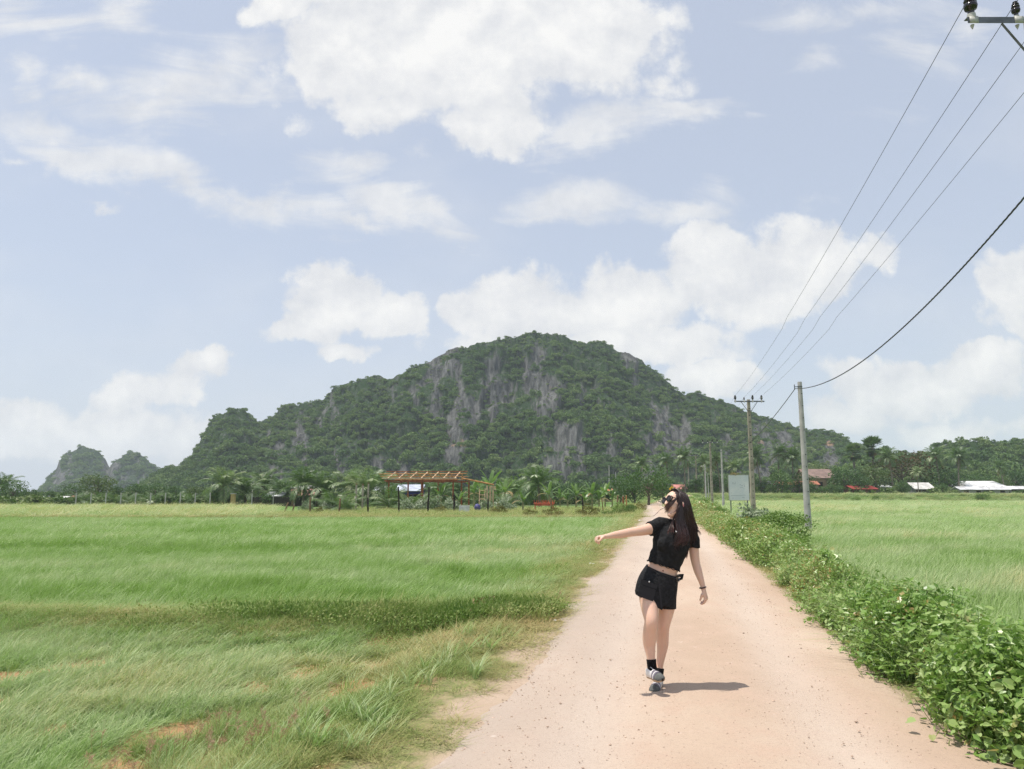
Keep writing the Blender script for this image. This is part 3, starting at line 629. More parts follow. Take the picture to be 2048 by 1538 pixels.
# creeping leafy plants on the right verge
def vine(n=20, r=.15, h=.22, leaf=.07, segs=1, round_=True, upb=1.0):
    b = MB(); C = np.stack([rng.normal(size=n) * r * .7, rng.normal(size=n) * r * .7, h * rng.random(n) ** .6], 1)
    N_ = unit(rng.normal(size=(n, 3)) * .55 + np.array([-.2, -.25, upb])); D = unit(np.cross(N_, rng.normal(size=(n, 3))))
    L = leaf * rng.uniform(.65, 1.35, n); S = np.cross(D, N_); tint = rng.random(n)
    ang = np.array([0, .9, 1.75, 2.5, math.pi, -2.5, -1.75, -.9]) if round_ else np.array([0, .6, 1.4, math.pi, -1.4, -.6])
    rad = np.array([.62, .50, .50, .48, .30, .48, .50, .50]) if round_ else np.array([.75, .35, .28, .5, .28, .35])
    k = len(ang); V = C[:, None] + L[:, None, None] * (D[:, None] * (np.cos(ang) * rad)[None, :, None] + S[:, None] * (np.sin(ang) * rad)[None, :, None] + N_[:, None] * (.14 * np.abs(np.sin(ang)))[None, :, None])
    V = np.concatenate([V, C[:, None]], 1); o = (np.arange(n) * (k + 1))[:, None, None]
    f = np.array([[j, (j + 1) % k, k, k] for j in range(k)])[None] + o
    b.add(V.reshape(-1, 3), f.reshape(-1, 4), 0, np.repeat(tint, k))
    for q in range(0, n, 3): b.tube([(C[q, 0] * .3, C[q, 1] * .3, -.15), tuple(C[q] - N_[q] * .01)], .0022, 3, 0, caps=False, tint=.3)
    return b
M['vine'] = leafmat('creeper_leaf', [(.06,.14,.025),(.13,.25,.045),(.23,.37,.08),(.38,.48,.18),(.42,.28,.10)], 1.2, .33, .36, .55, inst=True, tintamp=.65)
Ps, Ss, Rs, Ks, Is = [], [], [], [], []
def mound(x, y):
    e = x - (road_x(y) + road_w(y) / 2); w_ = np.interp(y, [3, 6, 9, 13, 18, 24, 40], [1.25, 1.15, 1.1, 1.1, 1.15, 1.2, 1.2])
    t = np.clip((e - .05) / w_, 0, 1); return np.sin(math.pi * np.clip(t, 0, 1) ** .8) ** .6 * np.interp(y, [3, 8, 13, 20], [.48, .46, .42, .36]) * (.25 + 1.5 * fbm(x * 1.6, y * 1.3, 33))
for (y0, y1, dn, sc_, kk) in [(2.8, 9.5, 420, 1.0, [0, 0, 1, 2, 2, 3]), (9.5, 17, 200, 1.0, [2, 2, 1, 3]), (17, 45, 60, 1.5, [3, 3, 2]), (45, 112, 14, 2.8, [3, 3, 2])]:
    wid = 1.25; n = int(area(rr(.02), rr(wid), y0, y1) * dn); x, y = place(n, rr(.02), rr(wid), y0, y1)
    e = x - (road_x(y) + road_w(y) / 2); keep = (fbm(x * 1.5, y * 1.1, 35) + .28 * sst(e, 0, .5) > .50); x, y, e = x[keep], y[keep], e[keep]; n = len(x)
    hgt = mound(x, y); zo = hgt * rng.uniform(.15, 1, n) ** .7 - .08
    Ps.append(np.stack([x, y, ground_z(x, y) + zo], 1)); s_ = sc_ * rng.uniform(.7, 1.25, (n, 1)); Ss.append(s_ * np.ones((1, 3))); Rs.append(np.stack([rng.normal(size=n) * .35, rng.normal(size=n) * .35, rng.uniform(0, 6.28, n)], 1))
    Ks.append(rng.choice(kk, n)); Is.append(.14 + .30 * rng.random(n) + .25 * (fbm(x * .8, y * .6, 37) - .5) + .12 * (y > 9.5) + .42 * (rng.random(n) > .96) + .1 * sst(y, 15, 40))
P_, S_, R_, K_, I_ = (np.concatenate(q) for q in (Ps, Ss, Rs, Ks, Is)); print('vine', len(P_))
scatter('creeping_ground_cover', [vine(26, leaf=.046), vine(16, .14, .2, .066), vine(34, .15, .22, .045, round_=False), vine(44, .18, .26, .04, round_=False)], [M['vine']], P_, S_, R_, K_, I_,
        label='low leafy creepers crowding the right edge of the lane')
Ps, Ss, Rs, Ks, Is = [], [], [], [], []
n = 620; x, y = place(n, rr(.15), rr(1.2), 3, 16); c_ = fbm(x * .9, y * .7, 39); k = (c_ > .5) | ((y > 4.2) & (y < 7)) & (c_ > .42); x, y = x[k], y[k]
addg(x, y, 1.1, 1.45, rng.integers(0, 2, len(x)), .22 + .28 * rng.random(len(x)), zo=.05)
scatter('long_grass_blades', [blades(12, .09, .26, .5, .009, lean=(.5, 1.3), wind=-.5), blades(14, .1, .3, .5, .008, lean=(.5, 1.2), wind=-.35)], [M['rice']], *[np.concatenate(q_) for q_ in (Ps, Ss, Rs, Ks, Is)], label='long arching grass blades among the right verge creepers')
# ------------------------------------------------------------ plants that can be told apart
GZ1 = lambda x, y: float(ground_z(x, y))
def atY(px, Y, py=985): return (px - 1024) / F * Y / ray(px, py)[1] 
def zat(py, Y): d = ray(1024, py); return CAMZ + d[2] * Y / d[1]
def frond(b, az, el, L, droop, nl=24, ll=.75, mi=0, twist=0.0, wid=.05, c0=(0, 0, 0)):
    k = 12; t = np.linspace(0, 1, k); a = R(el) - R(droop) * t ** 1.3
    ds = L / (k - 1); r = np.concatenate([[0], np.cumsum(np.cos(a[:-1]) * ds)]); z = np.concatenate([[0], np.cumsum(np.sin(a[:-1]) * ds)])
    ca, sa = math.cos(az), math.sin(az); P = np.stack([r * ca, r * sa, z], 1) + np.array(c0)
    b.tube(P, np.linspace(.045, .01, k) * L / 3, 4, mi, caps=False, tint=.75)
    q = np.linspace(.14, .99, nl); Pq = np.stack([np.interp(q, t, P[:, i]) for i in range(3)], 1); aq = np.interp(q, t, a)
    T = np.stack([np.cos(aq) * ca, np.cos(aq) * sa, np.sin(aq)], 1); S = np.array([-sa, ca, 0.0]); U = np.cross(T, np.broadcast_to(S, T.shape)) * -1
    ln = ll * (.35 + .75 * np.sin(np.pi * (q * .78 + .12)))
    tn = rng.random() * .55
    for sg in (-1, 1):
        D = T * .75 + S * sg * .85 + np.array([0, 0, -.38]) + rng.normal(size=(nl, 3)) * .07
        b.leaves(Pq, D, U + rng.normal(size=(nl, 3)) * .15, ln, wid, mi, tint=tn + .45 * rng.random(nl), fold=-.1)
def coconut(h, nf=22, L=3.4, label=None, group=None, dry=2, name='coconut_palm', el=(87, -12)):
    t = thing(name, (0, 0, 0), label, 'palm tree', group)
    if h > .3:
        b = MB(); zz = np.linspace(0, h, 14); bend = .18 * h * (zz / h) ** 2 * .6; rad = .17 - .07 * (zz / h) + .1 * np.exp(-zz * 3)
        b.tube(np.stack([bend, 0 * zz, zz], 1), rad + .008 * np.cos(zz * 19), 8, 0, ref=(0, 1, 0)); b.build('trunk', M['palmbark'], t, True); cx = bend[-1]
    else: cx = 0
    b = MB(); ga = 2.4
    for i in range(nf):
        u = i / (nf - 1); frond(b, i * ga + rng.normal() * .15, el[0] + (el[1] - el[0]) * u ** 1.1, L * rng.uniform(.85, 1.08) * (.8 + .2 * math.sin(u * 3)), 55 + 45 * u, 22, .26 * L, 0, wid=.03 * L, c0=(cx, 0, max(h - .1, .1)))
    for i in range(dry): frond(b, rng.uniform(0, 6.28), -35, L * .8, 50, 18, .2 * L, 1, wid=.014 * L, c0=(cx, 0, max(h - .15, .15)))
    for i in range(5 if h > 3 else 0): a = i * 1.26; b.ell((cx + .22 * math.cos(a), .22 * math.sin(a), h - .25), (.13, .13, .16), 6, 1)
    b.build('crown', [M['palm'], M['palmdry']], t); return t
def fanpalm(h, label):
    t = thing('sugar_palm', (0, 0, 0), label, 'palm tree', 'sugar palms')
    b = MB(); zz = np.linspace(0, h, 10); b.tube(np.stack([0 * zz, 0 * zz, zz], 1), .26 - .08 * zz / h, 8); b.build('trunk', M['palmbark'], t, True)
    b = MB()
    for i in range(46):
        d = unit(rng.normal(size=3) + np.array([0, 0, .25])); L = rng.uniform(.9, 1.4); c = np.array([0, 0, h]) + d * L
        b.tube([(0, 0, h), tuple(c)], .03, 3, 0, caps=False)
        k = 20; s = unit(np.cross(d, [0, 0, 1.0]) + 1e-3); u = np.cross(s, d); a = np.linspace(-1.9, 1.9, k); D = d * np.cos(a)[:, None] + s * np.sin(a)[:, None]
        b.leaves(np.repeat(c[None], k, 0), D + rng.normal(size=(k, 3)) * .06, np.repeat(u[None], k, 0) + rng.normal(size=(k, 3)) * .2, .85, .15, 0, tint=np.full(k, rng.random()))
    for i in range(12): d = unit(np.array([rng.normal(), rng.normal(), -1.2])); frond(b, math.atan2(d[1], d[0]), -60, 1.4, 20, 8, .5, 1, wid=.1, c0=(0, 0, h))
    b.build('crown', [M['palm'], M['palmdry']], t); return t
def banana(h, L=1.9, nl=8, label=None, group=None):
    t = thing('banana_plant', (0, 0, 0), label, 'banana plant', group)
    b = MB(); b.tube([(0, 0, -.1), (.02, 0, h * .5), (0, 0.02, h)], [.13, .11, .07], 7); b.build('stem', M['bananastem'], t, True)
    b = MB()
    for i in range(nl):
        u = i / (nl - 1); az = i * 2.4 + rng.normal() * .2; el = R(84 - 62 * u); dr = R(30 + 60 * u); k = 9; tt = np.linspace(0, 1, k); a = el - dr * tt ** 1.4
        LL = L * rng.uniform(.8, 1.1); r = np.concatenate([[0], np.cumsum(np.cos(a[:-1]))]) * LL / (k - 1); z = np.concatenate([[0], np.cumsum(np.sin(a[:-1]))]) * LL / (k - 1)
        ca, sa = math.cos(az), math.sin(az); P = np.stack([r * ca, r * sa, z + h], 1); S = np.array([-sa, ca, 0]); wd = .19 * L / 1.9 * np.clip(np.sin(np.pi * np.clip((tt - .08) / .95, 0, 1)) ** .6, .02, 1) * (tt > .1) + .02
        U = np.stack([-np.sin(a) * ca, -np.sin(a) * sa, np.cos(a)], 1); lf = P + S * wd[:, None] - U * wd[:, None] * .25; rt = P - S * wd[:, None] - U * wd[:, None] * .25
        V = np.stack([lf, P, rt], 1).reshape(-1, 3); f = []
        for q in range(k - 1): f += [[3 * q, 3 * q + 1, 3 * q + 4, 3 * q + 3], [3 * q + 1, 3 * q + 2, 3 * q + 5, 3 * q + 4]]
        dryl = (u > .93); b.add(V, f, 1 if dryl else 0, np.repeat(rng.random(k - 1), 2))
    b.build('leaves', [M['banana'], M['palmdry']], t); return t
def tree(h, wdt, label=None, group=None, leaf=.34, nc=46, nl=34, m='tree', name='broadleaf_tree', cat='tree', low=.15, trunk=True, flat=.85):
    """tapered trunk and limbs under a ragged crown of leaf clumps; height h, crown width wdt"""
    t = thing(name, (0, 0, 0), label, cat, group); rz = h * (1 - low) / 2; cz = h * low + rz
    b = MB(); tr = .035 * h
    c = unit(rng.normal(size=(nc, 3))); c *= rng.uniform(.35, .88, (nc, 1)) * (.8 + .4 * vnoise(c[:, 0] * 2 + 5, c[:, 2] * 2 + c[:, 1] * 3, int(rng.integers(99))))[:, None]
    c = c * np.array([wdt / 2, wdt / 2, rz]) + np.array([0, 0, cz])
    if trunk:
        b.tube([(0, 0, -.2), (.02 * h, 0, h * .2), (-.01 * h, .02 * h, h * .45), (.02 * h, 0, h * .7)], [tr, tr * .8, tr * .6, tr * .25], 7)
    for q in range(0, nc, 5 if trunk else 3):
        s0 = np.array([.01 * h, 0, h * rng.uniform(.18, .45)]) if trunk else np.array([rng.normal() * .1, rng.normal() * .1, 0])
        b.tube([s0, s0 * .5 + c[q] * .5 + np.array([0, 0, .05 * h]), c[q]], [tr * .4, tr * .28, tr * .08], 5, caps=False)
    b.build('trunk' if trunk else 'stems', M['bark'], t, True)
    b = MB(); rcl = .20 * (wdt + h) / 2 * 1.0
    for q in range(nc):
        out = unit(c[q:q + 1] - np.array([[0, 0, cz - rz * .3]])); d = unit(rng.normal(size=(nl, 3)) + out * .5 + np.array([0, 0, .25])); rr_ = rcl * rng.uniform(.55, 1.25) * rng.uniform(.6, 1.12, (nl, 1))
        C = c[q] + d * rr_ * np.array([1, 1, .75 * flat]); D = unit(rng.normal(size=(nl, 3)) + d * .5); C[:, 2] = np.maximum(C[:, 2], .03)
        b.leaves(C, D, unit(d + rng.normal(size=(nl, 3)) * .4), leaf * rng.uniform(.6, 1.3, nl), leaf * rng.uniform(.45, .8, nl), 0, tint=np.clip(.5 * rng.random(nl) + .5 * rng.random(), 0, 1), fold=.12)
    b.build('crown' if trunk else 'foliage', M[m], t); return t
USED = set()
def put(proto, px, Y, topy, h0, label, group=None, rz=None, basez=None, wscale=1.0):
    x = atY(px, Y); z0 = GZ1(x, Y) - .05 if basez is None else basez; s = max((zat(topy, Y) - z0) / h0, .15)
    rz = rng.uniform(0, 6.28) if rz is None else rz
    if proto.name not in USED:
        USED.add(proto.name); KID[proto.name] = [(c, kids(c)) for c in kids(proto)]
        proto.location = (x, Y, z0); proto.rotation_euler = (0, 0, rz); proto.scale = (s * wscale, s * wscale, s); tag(proto, label, None, group); return proto
    return dup(proto, (x, Y, z0), rz, (s * wscale, s * wscale, s), label, group)
CT = [coconut(7.2, 24, 3.3), coconut(6.6, 20, 3.0)]; CM = [coconut(2.2, 22, 3.0, dry=1), coconut(1.6, 24, 3.2, dry=2)]; CY = [coconut(0.1, 12, 2.2, dry=0, el=(85, 15)), coconut(0.1, 10, 2.0, dry=0, el=(80, 25))]
hT, hM, hY = 8.1, 3.95, 1.75
GP = 'coconut palms in the rows beyond the fields'
mid = [(6,947,128,'dark coconut palm alone at the far left edge of the tree line'),(40,985,125,'low palm left of the pale shed roof in the far left tree line'),
 (450,938,103,'big dark coconut palm standing above the yellow gate pillar'),(492,948,105,'coconut palm just right of the big palm over the yellow gate pillar'),(522,941,112,'third coconut palm right of the yellow gate pillar, leaning its fronds over a grey roof'),
 (567,949,108,'coconut palm left of the rusty red roofs'),(608,937,99,'bushy palm rising in front of the rusty red roofs'),(652,937,98,'coconut palm at the right end of the rusty red roofs'),
 (690,940,97,'palm between the rusty red roofs and the three concrete posts'),(738,932,94,'tall dark coconut palm behind the three concrete posts'),
 (770,945,100,'palm with arching fronds behind the left end of the timber frame'),(1030,948,100,'darker coconut palm left of the tall palm behind the orange table'),(1079,932,92,'tall coconut palm behind the orange table'),
 (880,955,104,'palm seen through the middle of the timber frame')]
for i, (px, py, Y, lb) in enumerate(mid): put(CM[i % 2], px, Y, py, hM, lb, GP)
tall = [(1280,920,150,'coconut palm left of the dark round tree by the lane bend'),(1337,906,150,'coconut palm rising behind the dark round tree by the lane bend'),(1371,906,150,'coconut palm behind the slim far power pole near the lane bend'),
 (1410,909,152,'coconut palm behind the second power pole'),(1441,912,154,'coconut palm between the second power pole and the faded signboard'),(1477,922,152,'coconut palm directly above the faded signboard'),
 (1523,903,158,'wide coconut palm right of the crossarm power pole'),(1556,890,164,'tallest coconut palm between the two near power poles'),(1587,907,162,'coconut palm just left of the round grey power pole'),
 (1787,898,170,'tall slender coconut palm before the rusty red crowned tree'),(1837,940,160,'short coconut palm above the small white roof'),(1881,895,172,'coconut palm left of the yellowing palm beside the white roofed house'),
 (1919,905,166,'yellowing coconut palm left of the large white roofed house'),(2010,923,170,'coconut palm behind the large white roofed house'),(1660,960,172,'small palm right of the brown roof')]
for i, (px, py, Y, lb) in enumerate(tall): put(CT[i % 2], px, Y, py, hT, lb, 'tall coconut palms beyond the right field')
for i, px in enumerate([162,186,204,232,262,286,309,332,352,372,392,410]):
    put(CY[i % 2], px, 108 + (i % 3) * 2, 979 + (i * 7) % 6, hY, 'young palm number %s from the left in the row behind the low brick wall' % ['one','two','three','four','five','six','seven','eight','nine','ten','eleven','twelve'][i], 'young palms behind the low brick wall')
for i, (px, py, Y, lb) in enumerate([(668,974,72,'trunkless young palm in the weedy plot left of the concrete posts'),(691,978,70,'yellowish young palm beside the nearest left fence stake'),(782,968,76,'pale young palm under the left end of the timber frame'),
    (822,978,74,'small palm under the middle of the timber frame'),(1010,985,80,'low young palm right of the lean-to posts')]): put(CY[i % 2], px, Y, py, hY, lb, 'young palms in the fallow plot')
SPm = fanpalm(7.5, None); put(SPm, 1712, 185, 890, 8.9, 'round headed sugar palm, the left one of two', 'sugar palms'); put(SPm, 1751, 185, 877, 8.9, 'higher round headed sugar palm, the right one of two', 'sugar palms')
BN = [banana(1.7), banana(1.3, 1.7, 7)]; hB = 3.3
bl = [(948,958,86,'banana plant just right of the timber frame roof'),(965,946,88,'pale leaved banana plant behind the lean-to beam'),(980,938,90,'tallest banana plant above the lean-to posts'),(996,946,88,'banana plant right of the tallest banana plant'),(1010,955,86,'banana plant with drooping leaves right of the lean-to posts'),
 (1046,970,70,'lone banana plant left of the orange table'),(882,968,80,'banana plant under the right half of the timber frame'),(918,970,74,'brown based banana plant above the white cement tank'),(1098,962,84,'banana plant behind the right end of the orange table'),
 (1135,970,82,'first thin banana plant right of the orange table'),(1152,966,82,'second thin banana plant right of the orange table'),(1168,974,80,'thin yellowish banana plant before the dark stake'),(1184,962,84,'pale topped banana plant behind the dark stake'),(1198,968,84,'banana plant left of the small orange shed roof'),(1210,964,86,'banana plant touching the small orange shed roof'),(1224,972,86,'banana plant right of the tall thin pole'),(1120,976,86,'short banana plant right of the orange table')]
for i, (px, py, Y, lb) in enumerate(bl): put(BN[i % 2], px, Y, py, hB, lb, 'banana plants in the fallow plot')
TA = tree(6, 5.6); TB = tree(6, 4.2, low=.08); TC = tree(6, 7, low=.2, flat=.7); TP = tree(6, 5.5, m='treepale'); TR = tree(6, 8, m='treered', low=.2)
GT = 'broadleaf trees along the far edges of the fields'
tr = [(TC,25,960,122,'rounded dark tree beside the palm at the far left edge'),(TA,62,975,118,'low tree above the pale shed at the far left'),(TB,100,978,120,'low green tree between the two small far left sheds'),(TC,150,965,125,'dark spreading tree above the start of the low brick wall'),(TP,196,945,120,'bright green tree with a darker top under the small far hills'),
 (TB,236,968,126,'tree right of the bright green tree under the small far hills'),(TA,270,962,128,'tree in front of the pale rock outcrop'),(TC,312,966,126,'low spreading tree above the middle of the low brick wall'),(TB,350,968,124,'tree behind the right half of the low brick wall'),(TP,392,970,118,'pale tree left of the yellow gate pillar'),
 (TB,428,975,102,'dark bush tree against the yellow gate pillar'),(TA,535,985,101,'grey green bush tree right of the yellow gate pillar'),(TC,585,965,125,'tree behind the rusty red roofs'),(TA,640,960,122,'tree behind the right rusty red roof'),(TB,710,958,118,'tree left of the blue house'),(TC,800,962,125,'tree behind the blue house roof'),(TA,855,960,122,'tree at the right end of the blue house'),(TB,905,955,118,'dense tree behind the right side of the timber frame'),
 (TC,960,960,112,'dark tree behind the tall banana plants'),(TA,1015,965,110,'tree behind the banana plants right of the lean-to'),(TB,1060,962,112,'dark tree behind the tall palm by the orange table'),(TA,1110,960,115,'tree behind the right end of the orange table'),(TC,1150,965,120,'tree behind the thin banana plants'),(TB,1195,960,125,'tree left of the tall thin pole'),(TA,1240,945,120,'grey green tree right of the tall thin pole'),
 (TA,1268,950,104,'yellowish tree joined to the left of the dark round tree'),(TC,1296,932,98,'large dark round tree at the lane bend'),(TB,1325,945,112,'tree peeping out right of the dark round tree at the lane bend'),
 (TB,1392,955,150,'slim tree between the far power poles'),(TA,1425,945,156,'leafy tree behind the second power pole'),(TC,1455,955,160,'dark tree behind the faded signboard'),(TB,1500,948,158,'dark tree hidden behind the crossarm power pole'),(TA,1530,960,158,'bush tree right of the crossarm power pole'),
 (TB,1563,935,156,'tall narrow tree wrapped in vines between the two near power poles'),(TC,1600,945,162,'tree behind the round grey power pole'),(TB,1622,962,158,'tree just right of the round grey power pole'),(TP,1640,920,182,'pale tree above the brown roof'),(TA,1690,928,166,'green tree right of the brown roof'),(TA,1720,945,163,'glossy tree below the left sugar palm'),
 (TP,1752,928,165,'pale green rounded tree below the right sugar palm'),(TR,1805,905,178,'large tree with rusty red foliage'),(TB,1808,958,160,'bright green bush tree between the red roof and the small white roof'),(TA,1850,930,180,'tree behind the small white roof'),(TC,1900,940,172,'dark tree below the yellowing coconut palm'),(TB,1885,965,160,'bush tree left of the large white roofed house'),(TC,1960,945,178,'tree behind the large white roof'),(TP,2000,950,180,'pale tree behind the right end of the large white roof'),(TA,2035,935,184,'tree at the far right edge behind the last roof'),
 (TB,1660,965,160,'hedge like bush below the brown roof'),(TA,1680,968,159,'rounded bush right of the orange porch roofs'),(TB,1540,968,156,'low bush right of the crossarm power pole'),(TC,1645,972,160,'low bush in front of the orange porch roofs'),(TB,1480,970,158,'bush below the palm above the signboard'),(TA,1375,965,152,'bush tree beside the small pink roof')]
for (p_, px, py, Y, lb) in tr: put(p_, px, Y, py, 6.1, lb, GT, wscale=1.15 if px < 1300 else 1.25)
# shrubs
S1 = tree(1.5, 1.6, leaf=.075, nc=40, nl=75, m='shrub', name='leafy_shrub', cat='shrub', low=.02, trunk=False); S2 = tree(1.2, 1.9, leaf=.08, nc=40, nl=70, m='shrub', name='leafy_shrub', cat='shrub', low=.02, trunk=False)
S3 = tree(1.1, 1.8, leaf=.11, nc=26, nl=50, m='shrubdry', name='dry_shrub', cat='shrub', low=.02, trunk=False); S4 = tree(1.0, 1.8, leaf=.16, nc=24, nl=40, m='silver', name='silvery_shrub', cat='shrub', low=.02, trunk=False, flat=1.2)
hMx=0
sh = [(S1,1560,1018,24.5,1.5,'tallest leafy shrub on the right verge, reaching up before the round grey pole'),(S2,1508,1045,24,1.2,'broad leafy shrub on the right verge below the crossarm pole'),(S1,1475,1050,27,1.5,'leafy shrub at the left end of the clump on the right verge'),(S2,1545,1052,21.5,1.2,'low leafy shrub at the front of the clump on the right verge'),(S1,1520,1030,29,1.5,'leafy shrub behind the middle of the clump on the right verge'),
 (S1,1490,1035,22,1.5,'leafy shrub at the left front of the clump on the right verge'),(S2,1532,1068,18.5,1.2,'lowest leafy shrub touching the lane edge in front of the clump'),(S1,1572,1068,18,1.5,'rounded leafy shrub at the right front of the clump, before the round grey pole'),(S2,1600,1095,16.5,1.2,'low spreading shrub where the right verge clump ends'),(S1,1437,1010,43,1.5,'small shrub on the right verge below the thin grey pole'),(S2,1420,1002,52,1.2,'shrub on the right verge below the second power pole'),(S1,1405,992,60,1.5,'far leafy shrub on the right verge behind her head'),(S2,1392,990,70,1.2,'farthest leafy shrub on the right verge'),
 (S2,1240,1003,60,1.2,'bright green shrub left of the lane near the twin stakes'),(S1,1262,1006,58,1.5,'round green shrub left of the lane bend'),(S2,1215,1018,56,1.2,'dark small shrub below the leaning stake'),
 (S2,1372,1000,85,1.2,'green shrub on the far verge right of her head'),(S1,1750,990,143,1.5,'bush on the embankment slope left of the small bush pair'),(S2,1712,992,141,1.2,'bush at the foot of the embankment below the red roof'),(S2,1964,984,145,1.2,'bush on the embankment below the large white roofed house')]
for (p_, px, py, Y, h0, lb) in sh: put(p_, px, Y, py - (4 if Y < 30 else 0), h0 * 1.0, lb, 'green shrubs along the lane and fields', wscale=1.25 if Y < 30 else 1)
for (px, py, Y, lb) in [(1178,1008,55,'brownish dry shrub left of the leaning stake'),(1105,1012,54,'dry reddish shrub below the orange table'),(882,1010,66,'dry yellow shrub below the right half of the timber frame'),(1000,1008,62,'dry brown shrub right of the lean-to posts'),(640,1012,66,'dry shrub beside the leaning left stakes'),(1060,1016,56,'pale dry shrub below the left end of the orange table'),(1280,1005,66,'yellowish dry shrub at the inside of the lane bend')]:
    put(S3, px, Y, py, 1.15, lb, 'dry shrubs in the fallow plot')
for (px, py, Y, lb) in [(615,1004,70,'silvery shrub right of the leaning left stakes'),(655,1000,72,'silvery shrub left of the three concrete posts'),(690,1002,71,'silvery shrub at the foot of the yellowish young palm'),(815,998,72,'silvery shrub behind the left charred stake'),(850,996,72,'silvery shrub left of the middle charred stake'),(872,994,72,'tallest silvery shrub by the middle charred stake'),(970,1000,74,'silvery shrub at the foot of the lean-to posts'),(1008,998,72,'silvery shrub right of the lean-to posts'),(905,998,71,'silvery shrub left of the white cement tank'),(1500,1012,33,'white flowered feathery shrub behind the right verge clump')]:
    put(S4, px, Y, py, 1.1, lb, 'silvery shrubs in the fallow plot' if px < 1400 else None)

# ------------------------------------------------------------ power poles, wires
def line_x(y): return 18.1 - np.where(np.asarray(y) < 57, .2174, .2) * (57 - np.asarray(y))
INS = [-1.06, -.38, .27, .95]
def power_pole(label):
    t = thing('power_pole', (0, 0, 0), label, 'power pole', 'crossarm power poles along the lane'); h = 8.75
    b = MB(); z = np.linspace(-.3, h + .12, 12); wz = .165 - .0075 * z; dz = .14 - .0055 * z
    v = np.array([[sx * a, sy * c, q] for q, a, c in zip(z, wz / 1, dz) for sx, sy in ((-1, -1), (1, -1), (1, 1), (-1, 1))]); k = len(z)
    f = [[4 * q + a, 4 * q + (a + 1) % 4, 4 * q + 4 + (a + 1) % 4, 4 * q + 4 + a] for q in range(k - 1) for a in range(4)] + [[4 * k - 4, 4 * k - 3, 4 * k - 2, 4 * k - 1]]
    b.add(v, f)
    for q in range(15): zz = .9 + q * .52; b.box((0, -(.142 - .0055 * zz), zz), (.10, .008, .05), mi=1)
    b.build('pole', [M['concretewarm'], M['black']], t)
    b = MB().box((0, -.16, h), (2.3, .09, .01)).box((0, -.205, h - .05), (2.3, .01, .09)).box((0, -.12, h - .05), (.3, .06, .05)); b.build('crossarm', M['steel'], t)
    b = MB()
    for s in (-1, 1): b.tube([(s * .62, -.17, h - .08), (s * .13, -.17, h - .78)], .022, 4)
    b.tube([(-.2, -.17, h - .76), (.2, -.17, h - .76)], .02, 4); b.build('brace', M['steel'], t)
    for i, x in enumerate(INS):
        big = i != 1; s = .78 if big else .5
        b = MB(); prof = [(0, .055), (.03, .06), (.10, .062), (.105, .105), (.17, .125), (.22, .118), (.225, .07), (.25, .07), (.255, .11), (.285, .118), (.31, .105), (.315, .062), (.335, .062), (.34, .1), (.37, .1), (.385, .06), (.41, .055), (.415, .07), (.45, .065), (.47, .03)]
        b.tube([(x, -.16, h + .02 + .07 * s + z_ * s) for z_, r_ in prof], [r_ * s for z_, r_ in prof], 14); ins = b.build('insulator', M['ceramic'], t, True)
        b = MB(); b.tube([(x, -.16, h - .17), (x, -.16, h - .12), (x, -.16, h - .1)], [.004, .025, .03], 8).box((x, -.213, h - .045), (.13, .012, .11)).tube([(x, -.16, h + .005), (x, -.16, h + .10 * s)], [.085 * s, .075 * s], 12); b.build('bolt_cap', M['cap'], ins, True)
    return t
p0 = power_pole('crossarm power pole with dark slots, behind the shrubs and beside the faded signboard'); WB = -.12
p0.location = (float(line_x(57)), 57, WB - .1); KID[p0.name] = [(c, kids(c)) for c in kids(p0)]
for y, lb in [(10.6, 'power pole at the upper right corner with big dark insulators on its crossarm'), (105, 'second crossarm power pole, smaller, above the far end of the verge'), (152, 'third crossarm power pole, slim, left of the second one'), (199, 'fourth crossarm power pole, thin, right above the lane bend')]:
    dup(p0, (float(line_x(y)), y, -.06 if y < 30 else -.2 if y < 140 else .3), 0, None, lb)
def wire(a, b, sag, r, name, label, group, m='wire', n=40, extra=None, twist=False):
    t = np.linspace(0, 1, n)[:, None]; P = np.array(a) * (1 - t) + np.array(b) * t; P[:, 2] -= (4 * sag * t * (1 - t))[:, 0]
    mb_ = MB()
    if twist:
        t = np.linspace(0, 1, 420)[:, None]; P = np.array(a) * (1 - t) + np.array(b) * t; P[:, 2] -= (4 * sag * t * (1 - t))[:, 0]
        for k in range(3):
            ph = t[:, 0] * np.linalg.norm(np.array(b) - np.array(a)) / .55 * 6.28 + k * 2.09; Q = P.copy(); Q[:, 0] += np.cos(ph) * r * .8; Q[:, 2] += np.sin(ph) * r * .8; mb_.tube(Q, r * .8, 6)
    else: mb_.tube(P, r, 6)
    o = mb_.build(name, M[m], None, True); return tag(o, label, 'wire', group)
nm = ['leftmost', 'second from left', 'third from left', 'rightmost']
for i, x in enumerate(INS):
    s = .37 if i != 1 else .25
    ys_ = [-30, 10.6, 57, 105, 152, 199]
    mb_ = MB()
    for a, b_ in zip(ys_[:-1], ys_[1:]):
        t = np.linspace(0, 1, 30); yy = a + (b_ - a) * t; P = np.stack([line_x(yy) + x, yy - .16, 8.75 - .2 + s + .14 * (yy < 30) + 0 * t - 4 * .45 * t * (1 - t)], 1); mb_.tube(P, .0055 if b_ < 60 else .005, 5, caps=False)
    tag(mb_.build('overhead_wire', M['wire'], None, True), 'thin overhead wire, %s of the four on the insulators' % nm[i], 'wire', 'thin overhead wires on the crossarm poles')
